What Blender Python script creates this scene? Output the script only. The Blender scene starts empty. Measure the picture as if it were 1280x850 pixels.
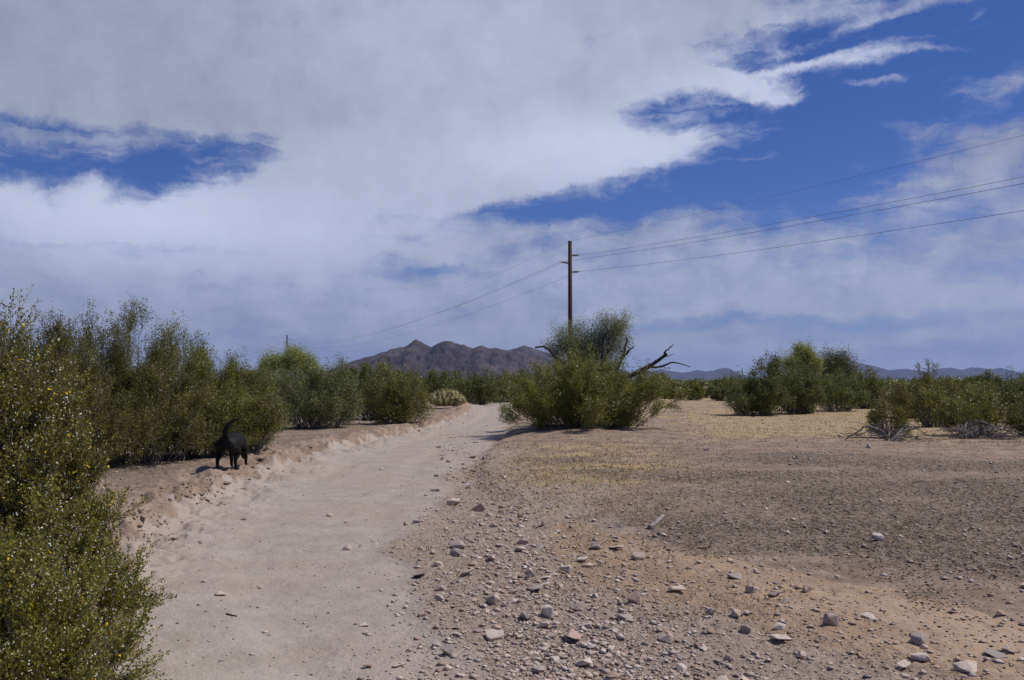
import bpy, bmesh, math, random
import numpy as np
from mathutils import Vector, Matrix

# ------------------------------------------------------------------ camera, sky, sun, exposure
sc = bpy.context.scene
COL = sc.collection
F, CX, CY, EYE = 1150.0, 640.0, 425.0, 1.55
PITCH = math.atan(52 / F)
SUN_EL, SUN_AZ = math.radians(55), math.radians(84)      # azimuth from +Y towards +X

cam = bpy.data.cameras.new("camera")
cam.lens, cam.sensor_width = 36 * F / 1280, 36
cam.clip_start, cam.clip_end = 0.05, 60000
co = bpy.data.objects.new("camera", cam)
co.location = (0, 0, EYE)
co.rotation_euler = (math.pi / 2 + PITCH, 0, 0)
COL.objects.link(co)
sc.camera = co

sc.view_settings.view_transform = 'Standard'
sc.view_settings.look = 'None'
sc.view_settings.exposure = -0.42
sc.view_settings.gamma = 1
sc.view_settings.use_curve_mapping = False
sc.cycles.volume_bounces = 1
sc.cycles.max_bounces = 6
sc.cycles.transparent_max_bounces = 8
sc.cycles.diffuse_bounces = 3
sc.cycles.glossy_bounces = 2

sl = bpy.data.lights.new("sun", 'SUN')
sl.energy, sl.angle, sl.color = 5.0, math.radians(0.55), (1.0, .93, .83)
so = bpy.data.objects.new("sun", sl)
sd = Vector((math.sin(SUN_AZ) * math.cos(SUN_EL), math.cos(SUN_AZ) * math.cos(SUN_EL), math.sin(SUN_EL)))
so.rotation_euler = sd.to_track_quat('Z', 'Y').to_euler()
so.location = (30, 20, 60)
COL.objects.link(so)


def ray(px, py):
    u, v = (px - CX) / F, (CY - py) / F
    return (u, math.cos(PITCH) - v * math.sin(PITCH), math.sin(PITCH) + v * math.cos(PITCH))


def azel(px, py):
    x, y, z = ray(px, py)
    return math.atan2(x, y), math.atan2(z, math.hypot(x, y))


class NT:
    """thin helper round a node tree"""
    def __init__(s, nt): s.nt = nt; s.L = nt.links
    def n(s, t, **kw):
        nd = s.nt.nodes.new(t)
        for k, v in kw.items(): setattr(nd, k, v)
        return nd
    def put(s, sock, v):
        if isinstance(v, bpy.types.NodeSocket): s.L.new(v, sock)
        elif v is not None: sock.default_value = v
    def math(s, op, a, b=None, c=None, clamp=False):
        nd = s.n('ShaderNodeMath', operation=op); nd.use_clamp = clamp
        s.put(nd.inputs[0], a); s.put(nd.inputs[1], b)
        if c is not None: s.put(nd.inputs[2], c)
        return nd.outputs[0]
    def vmath(s, op, a, b=None):
        nd = s.n('ShaderNodeVectorMath', operation=op)
        s.put(nd.inputs[0], a)
        if b is not None: s.put(nd.inputs[1], b)
        return nd
    def noise(s, vec, scale, detail=4, rough=.5, dist=0):
        nd = s.n('ShaderNodeTexNoise'); s.put(nd.inputs['Vector'], vec)
        nd.inputs['Scale'].default_value = scale; nd.inputs['Detail'].default_value = detail
        nd.inputs['Roughness'].default_value = rough; nd.inputs['Distortion'].default_value = dist
        return nd
    def ss(s, v, lo, hi):
        nd = s.n('ShaderNodeMapRange', interpolation_type='SMOOTHSTEP'); nd.clamp = True
        s.put(nd.inputs[0], v); nd.inputs[1].default_value = lo; nd.inputs[2].default_value = hi
        return nd.outputs[0]
    def mix(s, f, a, b, blend='MIX'):
        nd = s.n('ShaderNodeMix', data_type='RGBA', blend_type=blend)
        s.put(nd.inputs[0], f); s.put(nd.inputs[6], a); s.put(nd.inputs[7], b)
        return nd.outputs[2]


def rgb(r, g, b): return (r, g, b, 1)


world = bpy.data.worlds.new("World"); sc.world = world; world.use_nodes = True
world.node_tree.nodes.clear()
W = NT(world.node_tree)
world.cycles.sampling_method = 'MANUAL'
world.cycles.sample_map_resolution = 512
sky = W.n('ShaderNodeTexSky', sky_type='NISHITA')
sky.sun_disc = False
sky.sun_elevation = SUN_EL
sky.sun_rotation = SUN_AZ
sky.altitude = 200; sky.air_density = 1.0; sky.dust_density = 0.3; sky.ozone_density = 2.0
tc = W.n('ShaderNodeTexCoord')
sep = W.n('ShaderNodeSeparateXYZ'); W.L.new(tc.outputs['Generated'], sep.inputs[0])
dx, dy, dz = sep.outputs
AZ = W.math('ARCTAN2', dx, dy)
EL = W.math('ARCSINE', dz)
# cloud-plane coordinates (perspective-correct far streaks)
zz = W.math('ADD', W.math('MAXIMUM', dz, 0.0), 0.12)
cpl = W.n('ShaderNodeCombineXYZ')
W.put(cpl.inputs[0], W.math('DIVIDE', dx, zz)); W.put(cpl.inputs[1], W.math('DIVIDE', dy, zz))
CP = cpl.outputs[0]
cae = W.n('ShaderNodeCombineXYZ')
W.put(cae.inputs[0], AZ); W.put(cae.inputs[1], W.math('MULTIPLY', EL, 1.0))
AE = cae.outputs[0]
# domain warp
w1 = W.noise(AE, 7, 3, .5); w2 = W.noise(AE, 22, 8, .68)
def warp(vec, nd, amt):
    o = W.vmath('SUBTRACT', nd.outputs['Color'], (0.5, 0.5, 0.5))
    sc_ = W.vmath('MULTIPLY', o.outputs[0], (amt, amt * .7, 0))
    return W.vmath('ADD', vec, sc_.outputs[0]).outputs[0]
WA = warp(warp(AE, w1, .055), w2, .045)
WS = warp(warp(AE, w1, .03), w2, .040)

def blob(vec, px, py, rx, ry, ang=0, lo=0.35, hi=1.25):
    """soft ellipse in the sky around a direction; radii in photo pixels"""
    a, e = azel(px, py)
    m = W.n('ShaderNodeMapping', vector_type='TEXTURE')
    W.put(m.inputs[0], vec)
    m.inputs[1].default_value = (a, e, 0); m.inputs[2].default_value = (0, 0, math.radians(ang))
    m.inputs[3].default_value = (rx / F, ry / F, 1)
    ln = W.vmath('LENGTH', m.outputs[0]).outputs['Value']
    return W.math('SUBTRACT', 1.0, W.ss(ln, lo, hi))

gaps = [  # px, py, rx, ry, angle, weight
    (130, 215, 200, 42, 3, 1.15), (290, 198, 85, 24, 5, .9), (55, 150, 170, 11, 0, .8),
    (1060, 165, 190, 62, 4, 1.5), (960, 185, 150, 50, 0, 1.2), (1110, 60, 190, 62, 0, 1.6), (1260, 50, 120, 60, -20, 1.3), (1250, 140, 100, 24, 0, .4),
    (880, 222, 200, 34, 8, 1.2), (720, 246, 130, 26, 12, 1.0), (850, 142, 85, 28, 8, 1.5), (950, 60, 40, 30, 30, .5), (620, 265, 100, 14, 5, .6),
    (465, 275, 70, 13, 0, .6), (500, 335, 50, 12, 0, .5), (1130, 402, 220, 13, 6, .55), (1250, 428, 170, 13, 4, .6),
    (900, 404, 190, 9, 2, .62), (1080, 310, 120, 13, 12, .40), (1260, 335, 70, 16, 0, .35), (1060, 245, 170, 30, 6, .55), (1150, 225, 260, 60, 8, .34), (1180, 120, 120, 40, 0, .35), (240, 316, 170, 6, 3, .4), (520, 300, 60, 9, 0, .4),
    (300, 425, 200, 12, -2, .45), (60, 300, 170, 6, 0, .5), (560, 345, 60, 9, 0, .4), (700, 300, 200, 10, 15, .25), (450, 445, 260, 8, 0, .3),
]
wisps = [
    (560, 225, 330, 46, 8, .55), (935, 105, 78, 14, -12, 1.5), (860, 92, 60, 30, -20, .8), (985, 122, 50, 7, -8, 1.1),
    (815, 186, 110, 22, 4, 1.6), (725, 200, 110, 38, 8, 1.0), (1085, 70, 110, 10, 3, 1.35), (1010, 78, 60, 5, 10, .9), (1060, 38, 80, 7, 12, 1.0),
    (1160, 66, 60, 5, -6, 1.0), (930, 196, 60, 4, 6, .7),
    (1120, 6, 150, 13, 0, 1.2), (1110, 98, 70, 5, 0, .75),
    (1220, 190, 110, 34, 10, 1.0), (1140, 162, 60, 14, -10, .8), (1265, 108, 55, 20, 20, 1.1), (1160, 230, 120, 22, 12, .6),
    (30, 240, 46, 24, 30, 1.3), (110, 240, 30, 18, 20, 1.5), (225, 262, 75, 16, 8, .8),
    (120, 172, 150, 6, -2, .45), (400, 215, 130, 50, 20, .5),
]
g = None
for (a, b, c, d, e, w) in gaps:
    t = W.math('MULTIPLY', blob(WA, a, b, c, d, e, .15, 1.6), w)
    g = t if g is None else W.math('ADD', g, t)
h = None
for (a, b, c, d, e, w) in wisps:
    t = W.math('MULTIPLY', blob(WS, a, b, c, d, e, .0, 1.6), w)
    h = t if h is None else W.math('ADD', h, t)
streak_m = W.n('ShaderNodeMapping'); W.put(streak_m.inputs[0], AE); streak_m.inputs[3].default_value = (5, 22, 1)
streak_m.inputs[2].default_value = (0, 0, math.radians(-6))
n_st = W.noise(streak_m.outputs[0], 1.0, 7, .58, .4)
n_cp = W.noise(CP, 1.1, 8, .6, .3)
n_fl = W.noise(WS, 20, 8, .62)
th = None
for (a, b, c, d, e, w) in [(430, 50, 640, 150, 3, .75), (560, 225, 330, 60, 6, .5), (130, 290, 300, 60, 3, .42), (800, 60, 200, 110, -20, .4), (430, 310, 200, 40, 4, .3)]:
    t = W.math('MULTIPLY', blob(WS, a, b, c, d, e, .5, 1.2), w)
    th = t if th is None else W.math('ADD', th, t)
cov = W.math('SUBTRACT', W.math('ADD', W.math('SUBTRACT', 1.12, W.math('MULTIPLY', W.ss(EL, .03, .20), .24)), W.math('MINIMUM', th, .62)), W.math('MULTIPLY', W.math('MINIMUM', g, 1.35), .92))
cov = W.math('ADD', cov, W.math('MULTIPLY', W.math('MINIMUM', h, 1.6), .72))
nz = W.math('ADD', W.math('MULTIPLY', W.math('SUBTRACT', n_st.outputs[0], .5), 1.15),
            W.math('ADD', W.math('MULTIPLY', W.math('SUBTRACT', n_cp.outputs[0], .5), .8),
                   W.math('MULTIPLY', W.math('SUBTRACT', n_fl.outputs[0], .5), 1.6)))
fm = W.n('ShaderNodeMapping'); W.put(fm.inputs[0], WS); fm.inputs[3].default_value = (16, 75, 1)
fm.inputs[2].default_value = (0, 0, math.radians(-9))
n_fb = W.noise(fm.outputs[0], 1.0, 8, .65, .8)
nz = W.math('ADD', nz, W.math('MULTIPLY', W.math('SUBTRACT', n_fb.outputs[0], .5), 1.7))
nz = W.math('MULTIPLY', nz, W.math('ADD', .60, W.math('MULTIPLY', W.ss(EL, .08, .24), .40)))
cov = W.math('ADD', cov, nz)
# above and behind the view the sky is mostly clear
open_ = W.math('MAXIMUM', W.ss(EL, .50, .75), W.ss(W.math('ABSOLUTE', AZ), .75, 1.15))
cov = W.math('SUBTRACT', cov, W.math('MULTIPLY', open_, .75))
dens = W.ss(cov, -0.12, 1.30)
dens = W.math('MULTIPLY', dens, .97)
# cloud brightness: the lit fronts brighter than the big veil
br = None
for (a, b, c, d, e, w) in [(560, 215, 330, 70, 5, .30), (930, 108, 140, 45, 0, .40), (800, 185, 200, 50, 0, .40), (100, 255, 190, 55, 0, .40),
                           (620, 60, 330, 110, 0, .22), (340, 290, 260, 60, 0, .14), (150, 60, 260, 90, 0, -.06), (1080, 60, 150, 60, 0, .4),
                           (260, 300, 240, 60, 0, .22), (700, 350, 500, 60, 0, .08), (1100, 330, 300, 90, 0, .03), (1270, 180, 130, 60, 0, -.1)]:
    t = W.math('MULTIPLY', blob(WS, a, b, c, d, e, 0, 1.5), w)
    br = t if br is None else W.math('ADD', br, t)
br = W.math('ADD', br, W.math('MULTIPLY', W.math('SUBTRACT', n_fl.outputs[0], .5), .45))
br = W.math('ADD', br, W.math('MULTIPLY', W.math('SUBTRACT', n_cp.outputs[0], .5), .25))
CL = 5.9
ccol = W.n('ShaderNodeVectorMath', operation='SCALE'); ccol.inputs[0].default_value = (.93 * CL, 1.01 * CL, 1.34 * CL)
W.put(ccol.inputs['Scale'], W.math('ADD', .86, br))
wcol = W.mix(W.math('ADD', W.math('MULTIPLY', br, .5), 0, None, True), ccol.outputs[0], rgb(1.18 * CL * 1.1, 1.25 * CL * 1.1, 1.45 * CL * 1.1))
skytint = W.mix(1.0, sky.outputs[0], W.mix(W.ss(EL, .0, .30), rgb(.36, .50, .98), rgb(.27, .47, .93)), 'MULTIPLY')
# below the horizon: plain ground-coloured half
final = W.mix(dens, skytint, wcol)
bg = W.n('ShaderNodeBackground'); bg.inputs['Strength'].default_value = 0.10
W.put(bg.inputs['Color'], final)
out = W.n('ShaderNodeOutputWorld'); W.L.new(bg.outputs[0], out.inputs[0])

# ------------------------------------------------------------------ numeric helpers
rng = np.random.default_rng(11)
random.seed(4)


def vnoise(x, y, seed=0):
    xi, yi = np.floor(x).astype(np.int64), np.floor(y).astype(np.int64)
    fx, fy = x - xi, y - yi
    fx = fx * fx * (3 - 2 * fx); fy = fy * fy * (3 - 2 * fy)
    def hsh(a, b):
        h = (a * 374761393 + b * 668265263 + seed * 974634777) & 0xffffffff
        h = ((h ^ (h >> 13)) * 1274126177) & 0xffffffff
        h = ((h ^ (h >> 16)) * 2246822519) & 0xffffffff
        return ((h ^ (h >> 15)) & 0xffffff) / float(0xffffff)
    a, b, c, d = hsh(xi, yi), hsh(xi + 1, yi), hsh(xi, yi + 1), hsh(xi + 1, yi + 1)
    return (a * (1 - fx) + b * fx) * (1 - fy) + (c * (1 - fx) + d * fx) * fy


def fbm(x, y, oct=4, seed=0, gain=.5):
    s, a, t = 0, 1, 0
    for i in range(oct):
        s = s + a * vnoise(x * 2 ** i + 17.3 * i, y * 2 ** i - 9.1 * i, seed + i); t += a; a *= gain
    return s / t - .5


def sstep(v, lo, hi):
    t = np.clip((v - lo) / (hi - lo), 0, 1)
    return t * t * (3 - 2 * t)


def g0(px, py, z=0.0):
    x, y, zz_ = ray(px, py)
    t = (z - EYE) / zz_
    return x * t, y * t


LEFT = [(120, 1500), (150, 850), (160, 750), (172, 680), (225, 645), (322, 598), (380, 575), (430, 560), (510, 543), (562, 528), (583, 518), (590, 508), (588, 500)]
RIGHT = [(420, 1500), (495, 850), (485, 760), (490, 700), (512, 640), (548, 600), (590, 575), (618, 550), (627, 530), (640, 514), (662, 506), (690, 500)]
BANKR = [(1500, 1500), (1050, 850), (760, 690), (640, 640), (592, 605), (588, 590), (606, 568), (632, 546), (636, 530), (648, 514), (672, 506), (700, 500)]
def curve(c):
    p = np.array([g0(*q) for q in c]); i = np.argsort(p[:, 1]); return p[i, 1], p[i, 0]
LY, LX = curve(LEFT); RY, RX = curve(RIGHT); BY, BX = curve(BANKR)


def zbase(x, y):
    x = np.asarray(x, float); y = np.asarray(y, float)
    wig = .22 * fbm(x * .9, y * .9, 3, 5) * 2 + .10 * fbm(x * 4, y * 4, 3, 8) * 2
    dl = np.interp(y, LY, LX) - x + wig                    # >0 on the left bank
    dr = x - np.interp(y, BY, BX) + wig
    near = sstep(y, 3, 9)
    st = .55 * sstep(dl, -.05, .16) + .45 * sstep(dl, .25, 1.1)
    z = (.05 + .12 * near) * st
    nr = sstep(y, 8, 15) * (1 - sstep(y, 45, 80))
    z = z + (.10 * sstep(dr, 0, .35) * nr + .07 * sstep(dr, 0, 2.5))
    mound = np.exp(-(((x - 2.0) / 3.4) ** 2 + ((y - 26.2) / 2.8) ** 2))
    z = z + .16 * mound * sstep(dr, -.2, 1.0)
    z = z + .10 * fbm(x * .12, y * .12, 3, 21) * sstep(y, 6, 30)
    z = z - .03 * np.exp(-((dl + 1.4) / .7) ** 2)
    return z


FINE = {}
def zfine(x, y):
    """height of the built ground sheet (all its relief included)"""
    if not FINE: return zbase(x, y)
    x = np.asarray(x, float); y = np.asarray(y, float); ys, ss, w, Z = FINE['ys'], FINE['s'], FINE['w'], FINE['Z']
    i = np.clip(np.searchsorted(ys, y) - 1, 0, len(ys) - 2); fy = np.clip((y - ys[i]) / (ys[i + 1] - ys[i]), 0, 1)
    def row(k):
        u = np.clip(x / w[k], -1, 1); j = np.clip(np.searchsorted(ss, u) - 1, 0, len(ss) - 2); f = np.clip((u - ss[j]) / (ss[j + 1] - ss[j]), 0, 1)
        return Z[k, j] * (1 - f) + Z[k, j + 1] * f
    return row(i) * (1 - fy) + row(i + 1) * fy


def gz(x, y): return float(zfine(np.array([x]), np.array([y]))[0])


def gp(px, py):
    """point of the ground seen at a photo pixel"""
    z = 0.0
    for _ in range(8):
        x, y = g0(px, py, z); z = gz(x, y)
    return x, y, z


def at(px, py, Y):
    x, y, z = ray(px, py); t = Y / y
    return Vector((x * t, Y, EYE + z * t))


def mesh_from(name, V, Fq, mat, attrs=None, smooth=False):
    """V (n,3); Fq (m,3|4) int; attrs: dict name -> per-vertex float"""
    me = bpy.data.meshes.new(name)
    V = np.asarray(V, np.float32); Fq = np.asarray(Fq, np.int32); k = Fq.shape[1]
    me.vertices.add(len(V)); me.vertices.foreach_set('co', V.ravel())
    me.loops.add(Fq.size); me.loops.foreach_set('vertex_index', Fq.ravel())
    me.polygons.add(len(Fq)); me.polygons.foreach_set('loop_start', np.arange(0, Fq.size, k, dtype=np.int32))
    try: me.polygons.foreach_set('loop_total', np.full(len(Fq), k, np.int32))
    except Exception: pass
    if smooth: me.polygons.foreach_set('use_smooth', np.ones(len(Fq), bool))
    if attrs:
        for a, v in attrs.items():
            at_ = me.attributes.new(a, 'FLOAT', 'POINT'); at_.data.foreach_set('value', np.asarray(v, np.float32))
    me.materials.append(mat); me.update(); me.validate()
    return me


def link(name, me, parent=None, loc=None):
    o = bpy.data.objects.new(name, me); COL.objects.link(o)
    if parent is not None: o.parent = parent
    if loc is not None: o.location = loc
    return o


def tag(o, label=None, cat=None, group=None, kind=None):
    if label: o['label'] = label
    if cat: o['category'] = cat
    if group: o['group'] = group
    if kind: o['kind'] = kind
    return o


def tubes(P, R, sides=4):
    """P (N,K,3) polylines, R (N,K) radii -> verts, quads"""
    P = np.asarray(P, float); R = np.asarray(R, float); N, K, _ = P.shape
    T = np.gradient(P, axis=1); T /= np.linalg.norm(T, axis=2, keepdims=True) + 1e-9
    ref = np.where(np.abs(T[..., 2:3]) > .9, np.array([1., 0, 0]), np.array([0, 0, 1.]))
    A = np.cross(T, ref); A /= np.linalg.norm(A, axis=2, keepdims=True) + 1e-9
    B = np.cross(T, A)
    th = np.arange(sides) * 2 * np.pi / sides
    V = P[:, :, None, :] + R[:, :, None, None] * (np.cos(th)[None, None, :, None] * A[:, :, None, :] + np.sin(th)[None, None, :, None] * B[:, :, None, :])
    idx = np.arange(N * K * sides).reshape(N, K, sides)
    a = idx[:, :-1, :]; b = np.roll(a, -1, 2); d = idx[:, 1:, :]; c = np.roll(d, -1, 2)
    return V.reshape(-1, 3), np.stack([a, b, c, d], -1).reshape(-1, 4)


def leaves(C, D, L, Wd, r=rng):
    """rhombus leaves at C pointing along D"""
    n = len(C)
    D = D / (np.linalg.norm(D, axis=1, keepdims=True) + 1e-9)
    q = r.normal(size=(n, 3)); S = np.cross(D, q); S /= np.linalg.norm(S, axis=1, keepdims=True) + 1e-9
    Lf = (L * r.uniform(.7, 1.3, n))[:, None]; Wf = (Wd * r.uniform(.7, 1.3, n))[:, None]
    V = np.stack([C, C + D * Lf * .5 + S * Wf * .5, C + D * Lf, C + D * Lf * .5 - S * Wf * .5], 1)
    rv = np.repeat(r.uniform(0, 1, n), 4)
    return V.reshape(-1, 3), np.arange(4 * n).reshape(n, 4), rv


# ------------------------------------------------------------------ materials
def newmat(name):
    m = bpy.data.materials.new(name); m.use_nodes = True; m.node_tree.nodes.clear()
    t = NT(m.node_tree); o = t.n('ShaderNodeOutputMaterial')
    return m, t, o


def bsdf(t, col, rough=.8, spec=.3, normal=None):
    b = t.n('ShaderNodeBsdfPrincipled'); t.put(b.inputs['Base Color'], col)
    t.put(b.inputs['Roughness'], rough); b.inputs['Specular IOR Level'].default_value = spec
    if normal is not None: t.put(b.inputs['Normal'], normal)
    return b


def leaf_mat(name, dark, mid, light, trans=.25, rough=.45, spec=.5):
    m, t, o = newmat(name)
    at_ = t.n('ShaderNodeAttribute', attribute_name='rnd')
    oi = t.n('ShaderNodeObjectInfo')
    geo = t.n('ShaderNodeTexCoord')
    nz_ = t.noise(geo.outputs['Object'], 3.0, 3, .6)
    f = t.math('ADD', t.math('MULTIPLY', at_.outputs['Fac'], .65), t.math('MULTIPLY', t.ss(nz_.outputs[0], .3, .7), .35))
    cr = t.n('ShaderNodeValToRGB'); t.put(cr.inputs[0], f)
    e = cr.color_ramp.elements; e[0].color = rgb(*dark); e[0].position = .1; e[1].color = rgb(*light); e[1].position = .95
    k = e.new(.5); k.color = rgb(*mid)
    hs = t.n('ShaderNodeHueSaturation'); t.put(hs.inputs['Color'], cr.outputs[0])
    t.put(hs.inputs['Value'], t.math('ADD', .80, t.math('MULTIPLY', oi.outputs['Random'], .42)))
    t.put(hs.inputs['Hue'], t.math('ADD', .489, t.math('MULTIPLY', oi.outputs['Random'], .026)))
    b = bsdf(t, hs.outputs[0], rough, spec)
    tr = t.n('ShaderNodeBsdfTranslucent'); t.put(tr.inputs[0], hs.outputs[0])
    mx = t.n('ShaderNodeMixShader'); mx.inputs[0].default_value = trans
    t.L.new(b.outputs[0], mx.inputs[1]); t.L.new(tr.outputs[0], mx.inputs[2]); t.L.new(mx.outputs[0], o.inputs[0])
    return m


def flat_mat(name, c1, c2, scale=8, rough=.85, spec=.2, stretch=(1, 1, 1), bump=0, det=5):
    m, t, o = newmat(name)
    geo = t.n('ShaderNodeTexCoord')
    mp = t.n('ShaderNodeMapping'); t.put(mp.inputs[0], geo.outputs['Object']); mp.inputs[3].default_value = stretch
    nz_ = t.noise(mp.outputs[0], scale, det, .6)
    c = t.mix(t.ss(nz_.outputs[0], .35, .65), rgb(*c1), rgb(*c2))
    nrm = None
    if bump:
        bp = t.n('ShaderNodeBump'); bp.inputs['Strength'].default_value = bump; t.put(bp.inputs['Height'], nz_.outputs[0]); nrm = bp.outputs[0]
        bp.inputs['Distance'].default_value = .02
    b = bsdf(t, c, rough, spec, nrm); t.L.new(b.outputs[0], o.inputs[0])
    return m


M_CRE = leaf_mat('creosote_leaf', (.09, .094, .018), (.195, .195, .038), (.35, .335, .095), .36, .42, .4)
M_CRE_NEAR = leaf_mat('creosote_leaf_near', (.12, .122, .016), (.26, .252, .036), (.46, .43, .10), .38, .36, .5)
M_DARK = leaf_mat('dark_scrub_leaf', (.075, .088, .022), (.145, .163, .042), (.25, .26, .078), .34, .5, .4)
M_GREY = leaf_mat('grey_green_leaf', (.10, .112, .038), (.18, .19, .066), (.29, .295, .125), .3, .5, .4)
M_PALO = leaf_mat('palo_verde_leaf', (.22, .24, .06), (.34, .36, .10), (.46, .46, .16), .45, .5, .4)
M_IRON = leaf_mat('ironwood_leaf', (.20, .235, .11), (.31, .35, .17), (.44, .48, .27), .5, .5, .4)
M_CHOL = leaf_mat('pale_cholla', (.30, .28, .11), (.46, .42, .19), (.60, .55, .30), .15, .6, .3)
M_SEED = flat_mat('seed_fluff', (.55, .56, .48), (.72, .72, .66), 40)
M_FLOW = flat_mat('yellow_flower', (.62, .42, .02), (.75, .55, .04), 40)
M_TWIG = flat_mat('grey_twig', (.09, .075, .065), (.24, .21, .19), 14)
M_BARK = flat_mat('dark_bark', (.035, .028, .024), (.10, .08, .07), 12, stretch=(1, 1, .25), bump=.5)
M_DEAD = flat_mat('weathered_dead_wood', (.10, .085, .075), (.30, .27, .25), 9, stretch=(1, 1, .4), bump=.4)
M_DOG = flat_mat('black_coat', (.005, .005, .005), (.009, .008, .0075), 60, .6, .15)
M_POLE = flat_mat('creosoted_pole_wood', (.065, .034, .026), (.125, .066, .048), 6, .8, .2, (4, 4, .15))
M_METAL = flat_mat('dull_metal', (.10, .10, .11), (.16, .16, .17), 5, .5, .5)
M_WIRE = flat_mat('wire', (.10, .10, .11), (.13, .13, .14), 1, .5, .4)
M_INS = flat_mat('grey_insulator', (.10, .11, .14), (.16, .17, .2), 5, .4, .5)
M_STRAW = leaf_mat('dry_straw', (.30, .21, .10), (.45, .33, .16), (.58, .46, .26), .2, .7, .2)
M_LITTER = leaf_mat('dark_litter', (.030, .021, .015), (.085, .060, .044), (.24, .19, .145), 0, .9, .1)


def stone_mat():
    m, t, o = newmat('stone')
    oi = t.n('ShaderNodeObjectInfo'); at_ = t.n('ShaderNodeAttribute', attribute_name='rnd')
    geo = t.n('ShaderNodeTexCoord')
    r_ = t.math('FRACT', t.math('ADD', oi.outputs['Random'], t.math('MULTIPLY', at_.outputs['Fac'], 7.13)))
    cr = t.n('ShaderNodeValToRGB'); cr.color_ramp.interpolation = 'LINEAR'; t.put(cr.inputs[0], r_)
    e = cr.color_ramp.elements
    e[0].position = 0; e[0].color = rgb(.48, .385, .32)
    e[1].position = 1; e[1].color = rgb(.58, .53, .48)
    for p, c in [(.2, (.64, .54, .46)), (.35, (.34, .21, .15)), (.5, (.54, .43, .36)), (.65, (.26, .23, .22)), (.74, (.46, .42, .39)), (.9, (.66, .57, .50))]:
        k = e.new(p); k.color = rgb(*c)
    n1 = t.noise(geo.outputs['Object'], 9, 6, .65); n2 = t.noise(geo.outputs['Object'], 70, 3, .6)
    c = t.mix(t.math('MULTIPLY', t.ss(n1.outputs[0], .42, .62), .55), cr.outputs[0], rgb(.38, .30, .25))
    c = t.mix(t.math('MULTIPLY', t.ss(n2.outputs[0], .5, .68), .35), c, rgb(.12, .10, .09))
    bp = t.n('ShaderNodeBump'); bp.inputs['Strength'].default_value = .5; bp.inputs['Distance'].default_value = .01
    t.put(bp.inputs['Height'], n1.outputs[0])
    b = bsdf(t, c, .9, .15, bp.outputs[0]); t.L.new(b.outputs[0], o.inputs[0])
    return m
M_STONE = stone_mat()


def ground_mat():
    m, t, o = newmat('desert_ground')
    geo = t.n('ShaderNodeTexCoord'); P = geo.outputs['Object']
    def A(n): return t.n('ShaderNodeAttribute', attribute_name=n).outputs['Fac']
    n_big = t.noise(P, .35, 5, .6); n_mid = t.noise(P, 2.3, 6, .62); n_sm = t.noise(P, 16, 5, .65); n_gr = t.noise(P, 110, 3, .7)
    n_px = t.noise(P, 45, 4, .7)
    wash = t.mix(t.ss(n_mid.outputs[0], .3, .7), rgb(.355, .305, .265), rgb(.425, .372, .33))
    wash = t.mix(t.math('MULTIPLY', t.ss(n_big.outputs[0], .45, .62), .55), wash, rgb(.40, .32, .265))
    tan = t.mix(t.ss(n_mid.outputs[0], .3, .7), rgb(.37, .265, .18), rgb(.46, .34, .24))
    up = t.mix(t.ss(n_mid.outputs[0], .35, .65), rgb(.225, .165, .125), rgb(.35, .27, .21))
    gra = t.mix(t.ss(n_mid.outputs[0], .35, .65), rgb(.315, .235, .14), rgb(.44, .34, .21))
    lit = t.mix(t.ss(n_sm.outputs[0], .38, .62), rgb(.15, .113, .087), rgb(.34, .275, .22))
    rub = t.mix(t.ss(n_sm.outputs[0], .35, .65), rgb(.36, .285, .225), rgb(.45, .37, .305))
    def lay(c, f, n, col, k=.55, wd=.20):
        nn = t.math('ADD', t.math('SUBTRACT', n.outputs[0], .5), t.math('MULTIPLY', t.math('SUBTRACT', n_px.outputs[0], .5), 1.1))
        ff = t.math('ADD', A(f), t.math('MULTIPLY', nn, k))
        return t.mix(t.ss(ff, .5 - wd, .5 + wd), c, col)
    c = lay(up, 'wash', n_mid, wash, .5)
    c = lay(c, 'rubble', n_sm, rub, .9)
    c = lay(c, 'tan', n_mid, tan, .7)
    c = lay(c, 'grass', n_mid, gra, .9)
    c = lay(c, 'litter', n_sm, lit, .9)
    # coarse grains: light and dark specks of the sand itself
    c = t.mix(t.math('MULTIPLY', t.ss(n_gr.outputs[0], .56, .70), .50), c, rgb(.13, .10, .085))
    c = t.mix(t.math('MULTIPLY', t.ss(n_px.outputs[0], .60, .72), .45), c, rgb(.50, .45, .41))
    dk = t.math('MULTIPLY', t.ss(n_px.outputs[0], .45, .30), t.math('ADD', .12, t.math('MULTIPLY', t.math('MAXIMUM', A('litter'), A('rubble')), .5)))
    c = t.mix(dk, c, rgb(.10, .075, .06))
    hgt = t.math('ADD', t.math('MULTIPLY', n_px.outputs[0], 1.0), t.math('MULTIPLY', n_gr.outputs[0], .4))
    hgt = t.math('ADD', hgt, t.math('MULTIPLY', n_sm.outputs[0], 2.2))
    bp = t.n('ShaderNodeBump'); bp.inputs['Distance'].default_value = .03
    t.put(bp.inputs['Strength'], t.math('ADD', .45, t.math('MULTIPLY', t.math('MAXIMUM', A('litter'), A('rubble')), .5)))
    t.put(bp.inputs['Height'], hgt)
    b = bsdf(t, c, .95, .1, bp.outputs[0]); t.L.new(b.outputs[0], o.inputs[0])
    return m


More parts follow.
